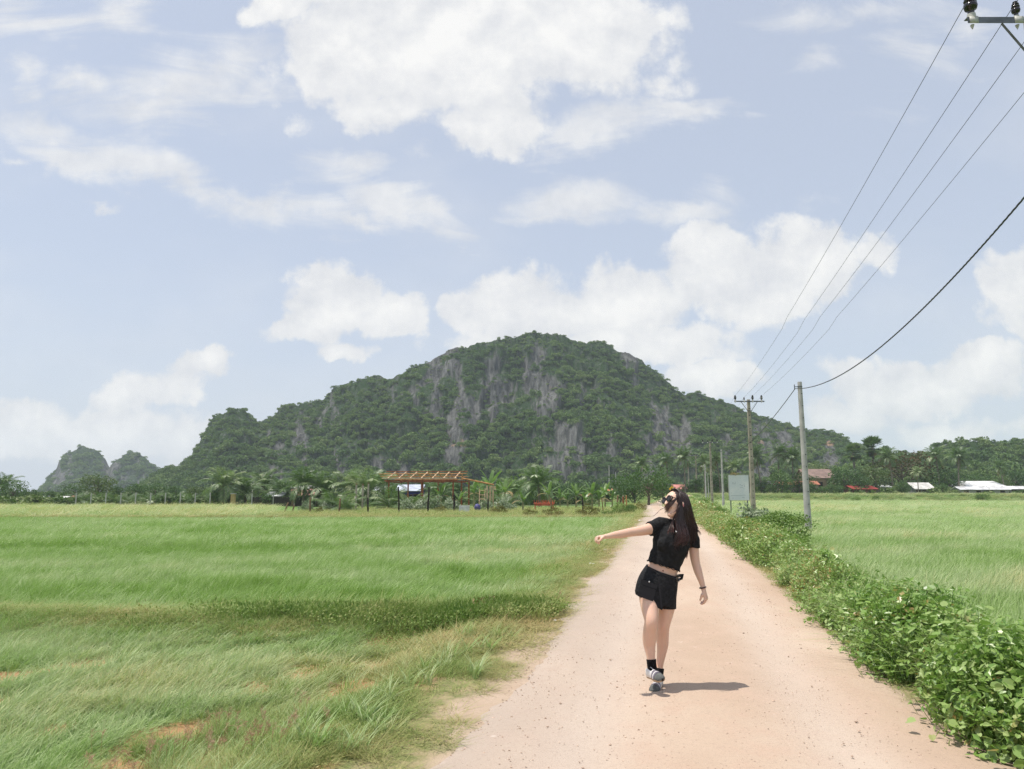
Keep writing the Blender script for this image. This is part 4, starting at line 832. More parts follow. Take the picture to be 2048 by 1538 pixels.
def lv_pole(label, h):
    t = thing('concrete_pole', (0, 0, 0), label, 'utility pole', 'round grey concrete poles')
    z = np.linspace(-.4, h, 10); b = MB().tube(np.stack([0 * z, 0 * z, z], 1), .15 - .0085 * z, 14)
    for q in range(11): b.tube([(.03, -(.15 - .0085 * (h * (.12 + q * .08))) - .004, h * (.12 + q * .08)), (.03, -(.15 - .0085 * (h * (.12 + q * .08))) + .01, h * (.12 + q * .08))], .022, 6, 1)
    b.build('pole', [M['concrete'], M['black']], t, True)
    b = MB().box((-.16, -.02, h - .22), (.2, .03, .03)).tube([(-.25, -.02, h - .12), (-.25, -.02, h - .34)], .02, 6).tube([(0, 0, h - .24), (0, 0, h - .19)], .105, 12); b.build('cable_bracket', M['steel'], t); return t
lp = lv_pole('round grey concrete pole standing at the edge of the right rice field', 6.75); lx, ly = atY(1613, 33.2), 33.2
lp.location = (lx, ly, -.25); lp.rotation_euler = (0, R(-.3), 0); KID[lp.name] = [(c, kids(c)) for c in kids(lp)]
LV = [(lx, ly, -.25, 1.0)]
for (px, Y, topy, lb) in [(1446, 86, 899, 'thin grey concrete pole left of the faded signboard'), (1412, 133, 929, 'thin far concrete pole left of the second crossarm pole'), (1219, 150, 931, 'tall thin pole standing among the banana plants left of the lane'), (1232, 175, 944, 'faint thin pole just right of the tall thin pole')]:
    x = atY(px, Y); z0 = GZ1(x, Y) - .1; s = (zat(topy, Y) - z0) / 6.75; dup(lp, (x, Y, z0), 0, s, lb); LV.append((x, Y, z0, s))
cab = lambda e: (e[0] - .25 * e[3], e[1], e[2] + 6.45 * e[3])
wire(cab(LV[0]), (8.2, 10.75, 6.55), .9, .0115, 'twisted_cable', 'thick black twisted cable sagging from the grey pole to the upper right corner', 'thick twisted cables', twist=True)
wire(cab(LV[0]), cab(LV[1]), 1.15, .018, 'twisted_cable', 'thick cable running from the grey pole down to the thin pole behind', 'thick twisted cables')
wire(cab(LV[1]), cab(LV[2]), .9, .025, 'twisted_cable', 'far cable between the thin pole by the signboard and the next far pole', 'thick twisted cables')
# street light arm on the far pole
t = thing('street_lamp', (atY(1417, 128), 128, .4), 'slim leaning street lamp post with a pale arm, left of the second crossarm pole', 'street lamp')
MB().tube([(0, 0, 0), (0, 0, 4.3)], [.08, .05], 8).build('post', M['concrete'], t, True); MB().tube([(0, 0, 4.2), (-.5, -.2, 4.9), (-1.0, -.4, 5.5)], [.04, .035, .03], 6).build('arm', M['cap'], t, True)
MB().ell((-1.1, -.45, 5.6), (.28, .14, .07), 8).build('lamp_head', M['cap'], t, True)

# ------------------------------------------------------------ faded signboard
M['board'] = bpy.data.materials.new('faded_board'); M['board'].use_nodes = True; g = NT(M['board'].node_tree)
tcn = g.n('ShaderNodeTexCoord').outputs['Object']
bc = g.mix(g.step(g.noise(tcn, 1.1, 5, .6), .4, .7), (.68, .70, .71), (.78, .77, .76)); bc = g.mix(g.m('MULTIPLY', g.step(g.noise(g.scale(tcn, (1, 1, 1.6)), 5.5, 6, .7), .60, .68), .55), bc, (.34, .36, .38))
g.n('ShaderNodeOutputMaterial', ins={0: g.n('ShaderNodeBsdfPrincipled', ins={'Base Color': bc, 'Roughness': .6})})
t = thing('signboard', (atY(1478, 60), 60, GZ1(atY(1478, 60), 60)), 'faded whitish rectangular signboard on thin posts beside the crossarm power pole', 'signboard')
zb, zt = zat(1000, 60) - t.location.z, zat(950.5, 60) - t.location.z; wb = 1.56
MB().box((0, 0, (zb + zt) / 2), (wb, .05, zt - zb)).build('panel', M['board'], t)
MB().box((0, .0, zt + .02), (wb + .06, .08, .035)).box((0, 0, zb - .02), (wb + .06, .08, .035)).box((-wb / 2 - .018, 0, (zb + zt) / 2), (.034, .08, zt - zb)).box((wb / 2 + .018, 0, (zb + zt) / 2), (.034, .08, zt - zb)).build('frame', M['cap'], t)
for sx in (-1, 1): MB().tube([(sx * (wb / 2 - .12), .07, -.3), (sx * (wb / 2 - .12), .07, zt - .05)], .045, 8).build('post', M['steel'], t, True)
b = MB(); fd = mat('faded_print', (.44, .46, .49), .7)
for (x_, z_, w_, h_) in [(-.48,.36,.035,.12),(-.36,.30,.18,.03),(-.27,.38,.03,.16),(-.40,.40,.05,.03),(.12,.22,.10,.05),(.25,.15,.16,.04),(.45,.12,.05,.1),(.20,.02,.25,.03),(-.2,-.62,.9,.03),(.4,-.6,.3,.02),(-.5,-.82,.12,.03),(.33,-.78,.16,.04)]:
    b.box((x_, -.028, (zb + zt) / 2 + z_), (w_, .006, h_))
b.build('faded_marks', fd, t)
b = MB(); C = rng.normal(size=(60, 3)) * np.array([.16, .06, .03]) + np.array([-.3, 0, zt + .09]); b.leaves(C, rng.normal(size=(60, 3)) + np.array([0, 0, .2]), rng.normal(size=(60, 3)), .16, .06)
tag(b.build('dry_leaf_heap', M['palmdry']), 'small heap of dry leaves caught on top of the faded signboard', 'leaves').location = t.location
# yellow warning sign
x, Y = atY(1344, 96), 96; t = thing('warning_sign', (x, Y, 0), 'small yellow diamond warning sign just above her head', 'road sign')
MB().tube([(0, .04, -.2), (0, .04, 2.15)], .035, 8).build('post', M['steel'], t, True)
yl = mat('sign_yellow', (.85, .48, .02), .5, .3, .05); M45 = Matrix.Rotation(R(45), 3, 'Y'); zc = zat(978, Y)
MB().box((0, 0, zc), (.56, .02, .56), M3=M45).build('plate', yl, t)
MB().box((0, -.014, zc - .05), (.2, .006, .10)).box((-.03, -.014, zc + .06), (.07, .006, .14)).build('symbol', M['black'], t)

# ------------------------------------------------------------ houses
def house(label, px0, px1, ridge, eave, base, Y, roofc, wallc, gable=True, depth=7, inset=.1, openings=3, hip=0.0, cat='house', name='house', group=None, ridge_dx=0.0):
    x0, x1 = atY(px0, Y), atY(px1, Y); W = x1 - x0; cx_ = (x0 + x1) / 2; zb = zat(base, Y); zb = min(zb, GZ1(cx_, Y)) if Y < 120 else zb
    ze, zr = zat(eave, Y), zat(ridge, Y + depth / 2); t = thing(name, (cx_, Y + depth / 2, zb), label, cat, group); ze -= zb; zr = max(zr - zb, ze + .25); hw, hd = W / 2, depth / 2
    b = MB(); i_ = .35; X0, X1, Y0, Y1 = -hw + i_, hw - i_, -hd + .5, hd - .5; v = [(X0, Y0, -.3), (X1, Y0, -.3), (X1, Y1, -.3), (X0, Y1, -.3), (X0, Y0, ze), (X1, Y0, ze), (X1, Y1, ze), (X0, Y1, ze)]
    f = [[0, 1, 5, 4], [1, 2, 6, 5], [2, 3, 7, 6], [3, 0, 4, 7]]
    if not hip: v += [(X0, 0, zr - .06), (X1, 0, zr - .06)]; f += [[4, 7, 8, 8], [5, 9, 6, 6]]
    b.add(v, f); b.build('wall', mat('wall_paint', wallc, .85, .1, .15, 1.2), t)
    b = MB(); rx = hw * (1 - hip); a = [(-hw, -hd, ze), (hw, -hd, ze), (rx, 0, zr), (-rx, 0, zr), (-hw, hd, ze), (hw, hd, ze)]; th = .07
    v = a + [(p[0], p[1], p[2] - th) for p in a]; f = [[0, 1, 2, 3], [3, 2, 5, 4], [6, 9, 8, 7], [9, 10, 11, 8], [0, 6, 7, 1], [4, 5, 11, 10]]
    f += [[0, 3, 9, 6], [3, 4, 10, 9], [1, 7, 8, 2], [2, 8, 11, 5]] + ([[0, 4, 3, 3], [1, 2, 5, 5]] if hip else [])
    b.add(v, f); b.build('roof', mat('roof_sheet', roofc, .6, .3, .26, .9, bump=.35, wave=('X', 2.2)), t)
    for k in range(openings):
        xx = X0 + (X1 - X0) * (k + .5) / openings; dr = k == openings // 2; hh = (ze) * (.72 if dr else .4); zc_ = hh / 2 if dr else ze * .55
        fr = MB().box((xx, Y0 - .03, zc_), (1.0, .08, hh + .1)).build('door' if dr else 'window', M['woodgrey'], t); MB().box((xx, Y0 - .075, zc_), (.84, .02, hh - .06)).build('pane', M['black'], fr)
    return t
house('brown tiled roof house behind the hedge of bushes', 1612, 1676, 938, 956, 985, 172, (.22, .15, .125), (.45, .33, .22), ridge_dx=0)
house('low house with orange porch roof in front of the brown roofed house', 1560, 1642, 962, 969, 985, 166, (.36, .14, .08), (.4, .3, .22), depth=4)
house('open shed with a bright red sheet roof', 1706, 1758, 971, 978, 987, 160, (.30, .05, .045), (.16, .07, .05), depth=6, openings=2, name='shed', cat='shed')
house('small grey white shed right behind the red shed roof', 1762, 1786, 970, 974, 987, 166, (.66, .66, .64), (.3, .28, .25), depth=4, openings=1, name='shed', cat='shed')
house('white sheet roofed house half hidden by bushes', 1830, 1874, 965, 978, 987, 163, (.52, .50, .48), (.22, .22, .22), depth=6)
house('large house with a bright white upper roof', 1936, 2018, 962, 973, 988, 168, (.62, .62, .62), (.36, .34, .31), depth=8, hip=.18)
house('low white verandah roof in front of the large white roofed house', 1920, 2024, 973, 979, 988, 160, (.56, .56, .57), (.34, .33, .31), depth=3.5, openings=4, name='verandah', cat='building')
house('low white roofed building at the far right edge', 2020, 2075, 972, 978, 988, 162, (.58, .58, .58), (.3, .3, .28), depth=5, name='house')
house('blue walled house with a pale blue grey sheet roof behind the timber frame', 790, 845, 969, 981.5, 1008, 112, (.42, .46, .54), (.05, .065, .25), depth=6)
house('grey sheet roofed shed just left of the blue walled house', 745, 778, 971, 982, 1008, 113, (.50, .52, .55), (.05, .05, .05), depth=5, openings=1, name='shed', cat='shed')
house('rusty red roofed house left of the palms', 572, 612, 978, 991, 1008, 112, (.36, .19, .15), (.09, .08, .07), depth=6)
house('long rusty pink roofed house behind the left stakes', 612, 645, 977, 990, 1008, 113, (.38, .21, .17), (.08, .07, .06), depth=6)
house('grey white roof behind the rusty red roofs', 575, 640, 971, 976, 1008, 124, (.66, .64, .62), (.3, .3, .3), depth=5)
house('grey sheet roofed shed right of the yellow gate pillar', 528, 566, 983, 992, 1010, 106, (.46, .47, .48), (.12, .11, .09), depth=5, name='shed', cat='shed')
house('tiny pale shed in the far left tree line', 64, 88, 992, 997, 1010, 120, (.66, .70, .74), (.3, .33, .38), depth=4, openings=1, name='shed', cat='shed')
house('small white and grey roof in the far left tree line', 106, 128, 992, 997, 1010, 120, (.62, .62, .6), (.3, .3, .3), depth=4, openings=1, name='shed', cat='shed')
house('small brown tiled roof in the far left tree line', 128, 150, 991, 1000, 1010, 117, (.36, .20, .13), (.34, .27, .2), depth=5, openings=1)
house('small pink roofed house behind the thin pole above her head', 1348, 1376, 969, 978, 992, 160, (.42, .17, .14), (.3, .2, .16), depth=5)
house('tiny orange roofed shed behind the tall thin pole', 1206, 1228, 977, 981, 1000, 128, (.52, .22, .11), (.4, .32, .22), depth=4, openings=1, name='shed', cat='shed')
# low brick wall and yellow gate pillar at the far left
M['brick'] = bpy.data.materials.new('old_brick'); M['brick'].use_nodes = True; g = NT(M['brick'].node_tree); tcn = g.n('ShaderNodeTexCoord').outputs['Object']
bk = g.n('ShaderNodeTexBrick', ins={'Vector': g.n('ShaderNodeCombineXYZ', ins={0: g.n('ShaderNodeSeparateXYZ', ins={0: tcn}).outputs[0], 1: g.n('ShaderNodeSeparateXYZ', ins={0: tcn}).outputs[2]}).outputs[0]}); bk.inputs['Scale'].default_value = 3; bk.inputs['Color1'].default_value = (.25, .13, .09, 1); bk.inputs['Color2'].default_value = (.18, .11, .08, 1); bk.inputs['Mortar'].default_value = (.22, .2, .17, 1)
g.n('ShaderNodeOutputMaterial', ins={0: g.n('ShaderNodeBsdfPrincipled', ins={'Base Color': g.mix(g.step(g.noise(tcn, .8, 4), .4, .65), bk.outputs[0], (.16, .16, .09)), 'Roughness': .9})})
xa, xb = atY(150, 99), atY(424, 99); t = thing('brick_wall', ((xa + xb) / 2, 99, -.22), 'long low brick wall along the far edge of the left field', 'wall')
MB().box((0, 0, .13), (xb - xa, .2, .42)).build('wall_body', M['brick'], t)
for k in range(10): MB().box((-(xb - xa) / 2 + .2 + k * (xb - xa - .4) / 9, 0, .85), (.12, .12, 1.9)).build('post', M['concrete'], t)
t = thing('gate_pillar', (atY(467, 100), 100, -.22), 'short ochre yellow gate pillar beside a dark gate below the big palm', 'pillar'); oc = mat('ochre_paint', (.42, .31, .14), .85, .1, .2)
MB().box((0, 0, .75), (.5, .5, 1.75)).build('pillar', oc, t); MB().box((0, 0, 1.68), (.62, .62, .1)).build('cap', M['concrete'], t)
t = thing('boundary_fence', (atY(590, 101), 101, -.22), 'dark weathered fence below the rusty red roofs', 'fence'); L_ = atY(650, 101) - atY(480, 101)
b = MB()
for k in range(60): b.box((-L_ / 2 + L_ * k / 59, 0, .6 + .05 * math.sin(k * 2.3)), (L_ / 62, .03, 1.25))
b.build('boards', mat('dark_board', (.05, .045, .038), .9, .1, .4, 2), t)
for k in range(5): MB().box((-L_ / 2 + L_ * k / 4, -.08, .8), (.12, .12, 1.8)).build('post', M['concrete'], t)

# ------------------------------------------------------------ timber roof frame under construction
Yf = 76.0; t = thing('timber_frame', (atY(845, Yf), Yf + 2, GZ1(atY(845, Yf), Yf)), 'open orange timber roof frame of an unfinished hut on dark posts', 'hut frame', rz=R(-5)); z0 = t.location.z
lx_ = lambda px: atY(px, Yf) - t.location.x; zE, zR = zat(958, Yf) - z0, zat(942.5, Yf + 3) - z0
b = MB(); b.tube([(lx_(752), 2.2, zR), (lx_(927), 2.2, zR)], .055, 6); b.build('ridge_beam', M['woodred'], t)
for k in range(7):
    x = lx_(773 + k * 23); MB().box((0, 0, 0), (.09, 3.45, .09), M3=Matrix.Rotation(math.atan2(zR - zE, 4.0), 3, 'X')).build('rafter', M['woodpale'], t).location = (x, .4, (zE + zR) / 2)
    MB().box((0, 0, 0), (.08, 3.0, .08), M3=Matrix.Rotation(-math.atan2(zR - zE, 4.0), 3, 'X')).build('rafter', M['wood'], t).location = (x, 3.9, (zE + zR) / 2 - .0)
for q, (yy, zz, e) in enumerate([(-1.5, zE + .02, 0), (-.4, zE + (zR - zE) * .28, 6), (.7, zE + (zR - zE) * .58, 12), (3.3, zE + (zR - zE) * .7, 14), (4.6, zE + (zR - zE) * .35, 10), (5.6, zE + .02, 5)]):
    MB().tube([(lx_(762 - e * 1.5), yy, zz + .07), (lx_(916 + e * .5), yy, zz + .07)], .04, 6).build('purlin', M['wood' if q else 'woodpale'], t)
MB().box((lx_(842), -1.35, zE - .14), (lx_(918) - lx_(768), .1, .16)).build('front_beam', M['woodred'], t); MB().box((lx_(842), 5.4, zE - .14), (lx_(918) - lx_(768), .1, .16)).build('rear_beam', M['woodred'], t)
for k in range(4): MB().box((lx_(772 + k * 46.5), 2.0, zE - .25), (.09, 7, .12)).build('cross_beam', M['woodred'], t)
for (px, yy) in [(776, -1.3), (786, 5.3), (846, -1.3), (853, 5.3), (908, -1.3), (915, 2), (921, 5.3), (816, 5.3)]: MB().tube([(lx_(px), yy, -.3), (lx_(px), yy, zE - .1)], .085, 7).build('post', M['woodred'], t)
t = thing('lean_to_frame', (atY(955, Yf), Yf + 1.5, GZ1(atY(955, Yf), Yf)), 'sloping lean-to beam on pale posts at the right of the timber roof frame', 'hut frame'); z0 = t.location.z; lx2 = lambda px: atY(px, Yf) - t.location.x
for yy in (-1.2, 2.4): MB().tube([(lx2(922), yy, zat(956, Yf) - z0), (lx2(986), yy, zat(969, Yf) - z0)], .08, 6).build('rafter', M['wood'], t)
for (px, yy) in [(974, -1.2), (979, 1.0), (984, 2.4)]: MB().box((lx2(px), yy, (zat(969, Yf) - z0) / 2 - .1), (.16, .16, zat(969, Yf) - z0)).build('post', M['woodpale'], t)
t = thing('ladder', (atY(964, 77), 77, GZ1(atY(964, 77), 77)), 'pale wooden ladder leaning under the lean-to beam', 'ladder')
for sx in (-1, 1): MB().tube([(sx * .28, 0, 0), (sx * .28, .5, 2.2)], .045, 5).build('rail', M['woodpale'], t)
for k in range(5): MB().tube([(-.28, .1 + .09 * k, .3 + .42 * k), (.28, .1 + .09 * k, .3 + .42 * k)], .035, 5).build('rung', M['woodpale'], t)
# three concrete posts
cpst = None
for k, (px, ty, by, lb) in enumerate([(712.5, 970, 1008, 'leftmost of the three bare concrete posts'), (725.5, 971, 1008, 'middle one of the three bare concrete posts'), (736.5, 968, 1008, 'rightmost, slightly taller one of the three bare concrete posts')]):
    Y = 76; x = atY(px, Y); z0 = GZ1(x, Y); h = zat(ty, Y) - z0
    t = thing('concrete_post', (x, Y, z0), lb, 'post', 'bare concrete posts of an unfinished building'); MB().box((0, 0, h / 2 - .1), (.15, .15, h + .2)).build('shaft', M['concretewarm'], t)
    b = MB(); [b.tube([(dx, dy_, h), (dx, dy_, h + .18)], .012, 4) for dx in (-.05, .05) for dy_ in (-.05, .05)]; b.build('rebar', M['woodred'], t)
# fence stakes
for (bx, by, tx, ty, m_, Y, r_, lb) in [(570,1023,577,1006,'woodgrey',66,.07,'leftmost stake, leaning right, at the corner of the fallow plot'),(586,1022,589,1011,'woodgrey',66,.07,'short stake next to the leaning corner stake'),(622,1024,621,996,'woodgrey',64,.08,'mossy stake before the silvery shrubs on the left'),(680,1024,681,998,'woodgrey',64,.08,'brown stake left of the concrete posts'),
  (737,1024,736.5,996,'wooddark',64,.075,'charred black stake in front of the rightmost concrete post'),(799,1023,797,975,'wooddark',65,.07,'tall dark stake before the left part of the timber frame'),(856,1022,858,975,'wooddark',66,.08,'dark stake before the middle of the timber frame'),(909,1023,908,990,'wooddark',66,.10,'thick charred black stake left of the white cement tank'),
  (976,1018,976,999,'wooddark',66,.07,'charred stake at the foot of the lean-to posts'),(1103,1017,1102,997,'woodgrey',66,.07,'grey stake in front of the orange table'),(1166,1018,1164,994,'wooddark',64,.07,'dark stake between the thin banana plants'),(1207,1020,1203,998,'woodred',60,.035,'thin reddish leaning stake right of the thin banana plants'),(1235,1013,1235,991,'woodgrey',64,.08,'left one of the twin stakes beside the lane'),(1246,1013,1246,993,'woodred',64,.09,'pale capped right one of the twin stakes beside the lane'),(1252,1003,1252,992,'wood',74,.07,'short yellowish stake right behind the twin stakes')]:
    a = np.array([atY(bx, Y), Y, 0]); a[2] = GZ1(a[0], Y); top = np.array([atY(tx, Y), Y, zat(ty, Y)]) - a; t = thing('fence_stake', a, lb, 'fence post', 'rough wooden fence stakes around the fallow plot')
    k = 6; u = np.linspace(-.1, 1, k)[:, None]; Pq = u * top + rng.normal(size=(k, 3)) * .012
    MB().tube(Pq, np.linspace(r_ * 1.1, r_ * .85, k), 7).build('shaft', M[m_], t, True); MB().tube([Pq[-1] - np.array([0, 0, .02]), Pq[-1] + np.array([0, 0, .06])], [r_ * .9, r_ * .5], 7).build('tip', M['concretewarm' if 'capped' in lb else m_], t, True)
# white cement tank, purple tarp drum, orange table with stools, litter
x, Y = atY(929, 66), 66; t = thing('cement_tank', (x, Y, GZ1(x, Y)), 'square whitish cement tank in the weeds below the timber frame', 'tank')
b = MB(); s_ = .40; h = zat(1011, Y) - t.location.z; [b.box(c, d) for c, d in [((0, -s_, h / 2), (2 * s_ + .08, .08, h)), ((0, s_, h / 2), (2 * s_ + .08, .08, h)), ((-s_, 0, h / 2), (.08, 2 * s_ - .08, h)), ((s_, 0, h / 2), (.08, 2 * s_ - .08, h))]]; b.build('walls', mat('white_cement', (.58, .58, .56), .85, .1, .15), t)
MB().box((0, 0, h - .12), (2 * s_ - .08, 2 * s_ - .08, .02)).build('water', mat('dark_water', (.03, .04, .03), .1, .5), t)
x, Y = atY(955, 70), 70; t = thing('tarp_bundle', (x, Y, GZ1(x, Y)), 'round bundle under a deep blue purple tarp right of the cement tank', 'bundle')
b = MB(); b.ell((0, 0, .42), (.30, .3, .36), 14); v = b.v[0]; v += rng.normal(size=v.shape) * .02; b.build('tarp', mat('blue_tarp', (.07, .065, .20), .5, .4, .2), t, True); MB().tube([(-.3, 0, .5), (0, -.33, .52), (.3, 0, .5)], .015, 5).build('cord', M['straw'], t)
og = mat('orange_paint', (.55, .12, .06), .5, .3, .12); x, Y = atY(1088, 72), 72; t = thing('outdoor_table', (x, Y, GZ1(x, Y)), 'long orange red table in the fallow plot', 'table')
MB().box((0, 0, .78), (1.95, .9, .07)).build('tabletop', og, t)
for sx in (-.85, .85):
    for sy in (-.35, .35): MB().box((sx, sy, .36), (.09, .09, .76)).build('leg', og, t)
MB().box((0, -.38, .66), (1.7, .04, .14)).box((0, .38, .66), (1.7, .04, .14)).build('apron', og, t)
def stool(lbl):
    t = thing('stool', (0, 0, 0), lbl, 'stool', 'orange stools upturned on the orange table'); MB().box((0, 0, .02), (.24, .24, .03)).build('seat', og, t)
    for a in (-1, 1):
        for c_ in (-1, 1): MB().tube([(a * .1, c_ * .1, .035), (a * .13, c_ * .13, .26)], .018, 5).build('leg', og, t)
    return t
s0 = stool('upturned orange stool at the left end of the orange table'); s0.location = (x - .82, Y - .1, GZ1(x, Y) + .825); KID[s0.name] = [(c, kids(c)) for c in kids(s0)]
for k, lb in enumerate(['second upturned orange stool from the left on the orange table', 'third upturned orange stool from the left on the orange table', 'upturned orange stool second from the right on the orange table', 'upturned orange stool at the right end of the orange table']): dup(s0, (x - .82 + .41 * (k + 1), Y - .1 + .1 * (k % 2), GZ1(x, Y) + .825), .3 * k, None, lb)
ws_ = mat('white_stone', (.62, .57, .52), .85, .15, .2); wp = mat('white_plastic', (.8, .8, .78), .4, .4, .05)
for (px, py, r_, m_, lb) in [(1211,1105,.055,ws_,'rounded pale stone on the left verge beside her outstretched arm'),(1183,1134,.075,wp,'flat white plastic scrap on the left verge, second from the farthest'),(1076,1194,.06,wp,'thin white strip of plastic at the left verge beyond the bund'),(1110,1251,.028,wp,'tiny white scrap at the lane edge below the bund end'),(1005,1258,.035,wp,'crumpled white scrap in the short grass left of the lane'),(890,1289,.04,wp,'crumpled white scrap at the right of the bare soil patch'),
      (1279,1045,.11,ws_,'pale stone on the left verge level with her shoulder'),(971,1028,.13,wp,'white plastic bag lying before the plot below the lean-to'),(985,1026,.12,wp,'second pale bag right of the white bag below the lean-to'),(1223,1012,.22,ws_,'flat whitish slab in the plot left of the twin stakes'),(1688,1256,.05,ws_,'pinkish white stone under the creepers at the right lane edge'),(1914,1425,.04,ws_,'small pinkish stone at the lower right lane edge')]:
    d = ray(px, py); tq = (CAMZ + .08) / -d[2]; x, Y = d[0] * tq, d[1] * tq; z = max(GZ1(x, Y), -.03 if abs(x - road_x(Y)) < road_w(Y) / 2 else -9) + r_ * .2
    b = MB(); n_ = 12; b.ell((0, 0, 0), (r_, r_ * .7, r_ * (.62 if m_ is ws_ else .25)), n_); v = b.v[0]; v *= (1 + .25 * (vnoise(v[:, 0] / r_ * 1.7 + 9, v[:, 1] / r_ * 1.7 + v[:, 2] / r_ * 2, int(px)) - .5))[:, None]
    o = b.build('stone' if m_ is ws_ else 'litter', m_, None, m_ is ws_); tag(o, lb, 'stone' if m_ is ws_ else 'litter', 'pale stones and scraps lying on the ground'); o.location = (x, Y, z)
# broken bamboo stick leaning in the bund
d = ray(940, 1228); tq = CAMZ / -d[2]; x, Y = d[0] * tq, d[1] * tq; t = thing('broken_stick', (x, Y, GZ1(x, Y) - .02), 'pale broken stick leaning in the dark weeds of the bund', 'stick')
MB().tube([(-.09, 0, 0), (0, 0, .12), (.07, 0, .22)], [.02, .022, .016], 7).build('shaft', M['woodpale'], t, True)
b = MB(); C = rng.normal(size=(26, 3)) * .03 + np.array([.11, 0, .21]); b.leaves(C, rng.normal(size=(26, 3)) + np.array([.7, 0, -.6]), rng.normal(size=(26, 3)), .1, .03); b.build('dead_leaves', M['palmdry'], t)
b = MB()
n = 6500; y = 3.3 + 16 * rng.random(n) ** 1.6; e = rng.choice([-1, 1], n) * (1 - rng.random(n) ** 2.2 * .95); x = road_x(y) + e * road_w(y) / 2 * 1.02; r_ = rng.uniform(.0025, .0065, n) * (1 + 1.1 * (rng.random(n) > .93)) * (1 + .5 * (np.abs(e) > .85))
oc_ = np.array([[1,0,0],[-1,0,0],[0,1,0],[0,-1,0],[0,0,1],[0,0,-1]]); fc = np.array([[0,2,4,4],[2,1,4,4],[1,3,4,4],[3,0,4,4],[2,0,5,5],[1,2,5,5],[3,1,5,5],[0,3,5,5]])
V = (oc_[None] * (1 + rng.normal(size=(n, 6, 1)) * .25)) * r_[:, None, None] * np.array([1, 1, .6]); zr_ = .035 * (1 - e ** 2) - .012 * np.exp(-((np.abs(e) - .45) / .16) ** 2) - .055 * np.abs(np.clip(e, -1, 1)) ** 10
V += np.stack([x, y, zr_ + .002], 1)[:, None]; b.add(V.reshape(-1, 3), (fc[None] + np.arange(n)[:, None, None] * 6).reshape(-1, 4))
b.build('loose_gravel', mat('pebble', (.42, .31, .24), .9, .1, .5, 40), None, kind='stuff', label='loose pebbles scattered over the gravel lane')
# ------------------------------------------------------------ the woman on the lane
PY = 6.38
KM = .00413                                     # metres per photo pixel at her distance
def J(px, py, dy=0.0): return pt(px, py, PY + dy)
base = pt(1312, 1381, PY); base[2] = 0
person = thing('person', base, 'woman in black crop top and short skirt dancing on the lane, one arm flung out', 'person')
def skinmat():
    m = bpy.data.materials.new('skin'); m.use_nodes = True; g = NT(m.node_tree); tcn = g.n('ShaderNodeTexCoord').outputs['Object']
    c = g.mix(g.noise(tcn, 9, 3), (.66, .40, .29), (.74, .49, .37))
    p = g.n('ShaderNodeBsdfPrincipled', ins={'Base Color': c}); p.inputs['Roughness'].default_value = .5; p.inputs['Subsurface Weight'].default_value = .12; p.inputs['Subsurface Radius'].default_value = (.02, .008, .004)
    g.n('ShaderNodeOutputMaterial', ins={0: p}); return m
M['skin'] = skinmat()
M['cloth'] = mat('black_knit', (.016, .0165, .018), .85, .15, .3, 30, .5, 45); M['denim'] = mat('black_twill', (.017, .0175, .020), .8, .18, .3, 40, .6, 60)
M['hair'] = bpy.data.materials.new('dark_hair'); M['hair'].use_nodes = True; g = NT(M['hair'].node_tree); ti = g.n('ShaderNodeAttribute', attribute_name='tint').outputs['Fac']
g.n('ShaderNodeOutputMaterial', ins={0: g.n('ShaderNodeBsdfPrincipled', ins={'Base Color': g.mix(ti, (.020, .010, .008), (.15, .05, .035)), 'Roughness': .38, 'Specular IOR Level': .5})})
def local(mb_):                                   # points were laid out in the place; bring them to the person's base
    mb_.v = [v - base for v in mb_.v]
    return mb_
def pb(mb_, name, mats, parent=person, smooth=True, voxel=None, sm=4, disp=0):
    o = local(mb_).build(name, mats, parent, smooth)
    if voxel:
        r = o.modifiers.new('remesh', 'REMESH'); r.mode = 'VOXEL'; r.voxel_size = voxel; r.use_smooth_shade = True
        if sm: s = o.modifiers.new('smooth', 'SMOOTH'); s.factor = .5; s.iterations = sm
        if disp:
            tx = bpy.data.textures.new(name, 'CLOUDS'); tx.noise_scale = .07; d = o.modifiers.new('folds', 'DISPLACE'); d.texture = tx; d.strength = disp; d.mid_level = .5
    return o
def limb(mb_, pts, n=16, ref=(1, 0, 0), sub=4):   # pts: (px,py,dy,half width px,half depth m)
    P = np.array([J(p[0], p[1], p[2]) for p in pts]); a = np.array([p[3] * KM for p in pts]); b_ = np.array([p[4] if len(p) > 4 else p[3] * KM for p in pts])
    k = len(P); u = np.linspace(0, k - 1, (k - 1) * sub + 1)
    def cr(A):                                    # Catmull-Rom
        A = np.asarray(A, float); E = np.concatenate([[2 * A[0] - A[1]], A, [2 * A[-1] - A[-2]]]); i = np.minimum(u.astype(int), k - 2); t = (u - i); t = t[:, None] if A.ndim > 1 else t
        p0, p1, p2, p3 = E[i], E[i + 1], E[i + 2], E[i + 3]
        return .5 * (2 * p1 + (p2 - p0) * t + (2 * p0 - 5 * p1 + 4 * p2 - p3) * t ** 2 + (3 * p1 - p0 - 3 * p2 + p3) * t ** 3)
    return mb_.tube(cr(P), cr(a), n, 0, ref=ref, rad2=cr(b_))
body = MB()
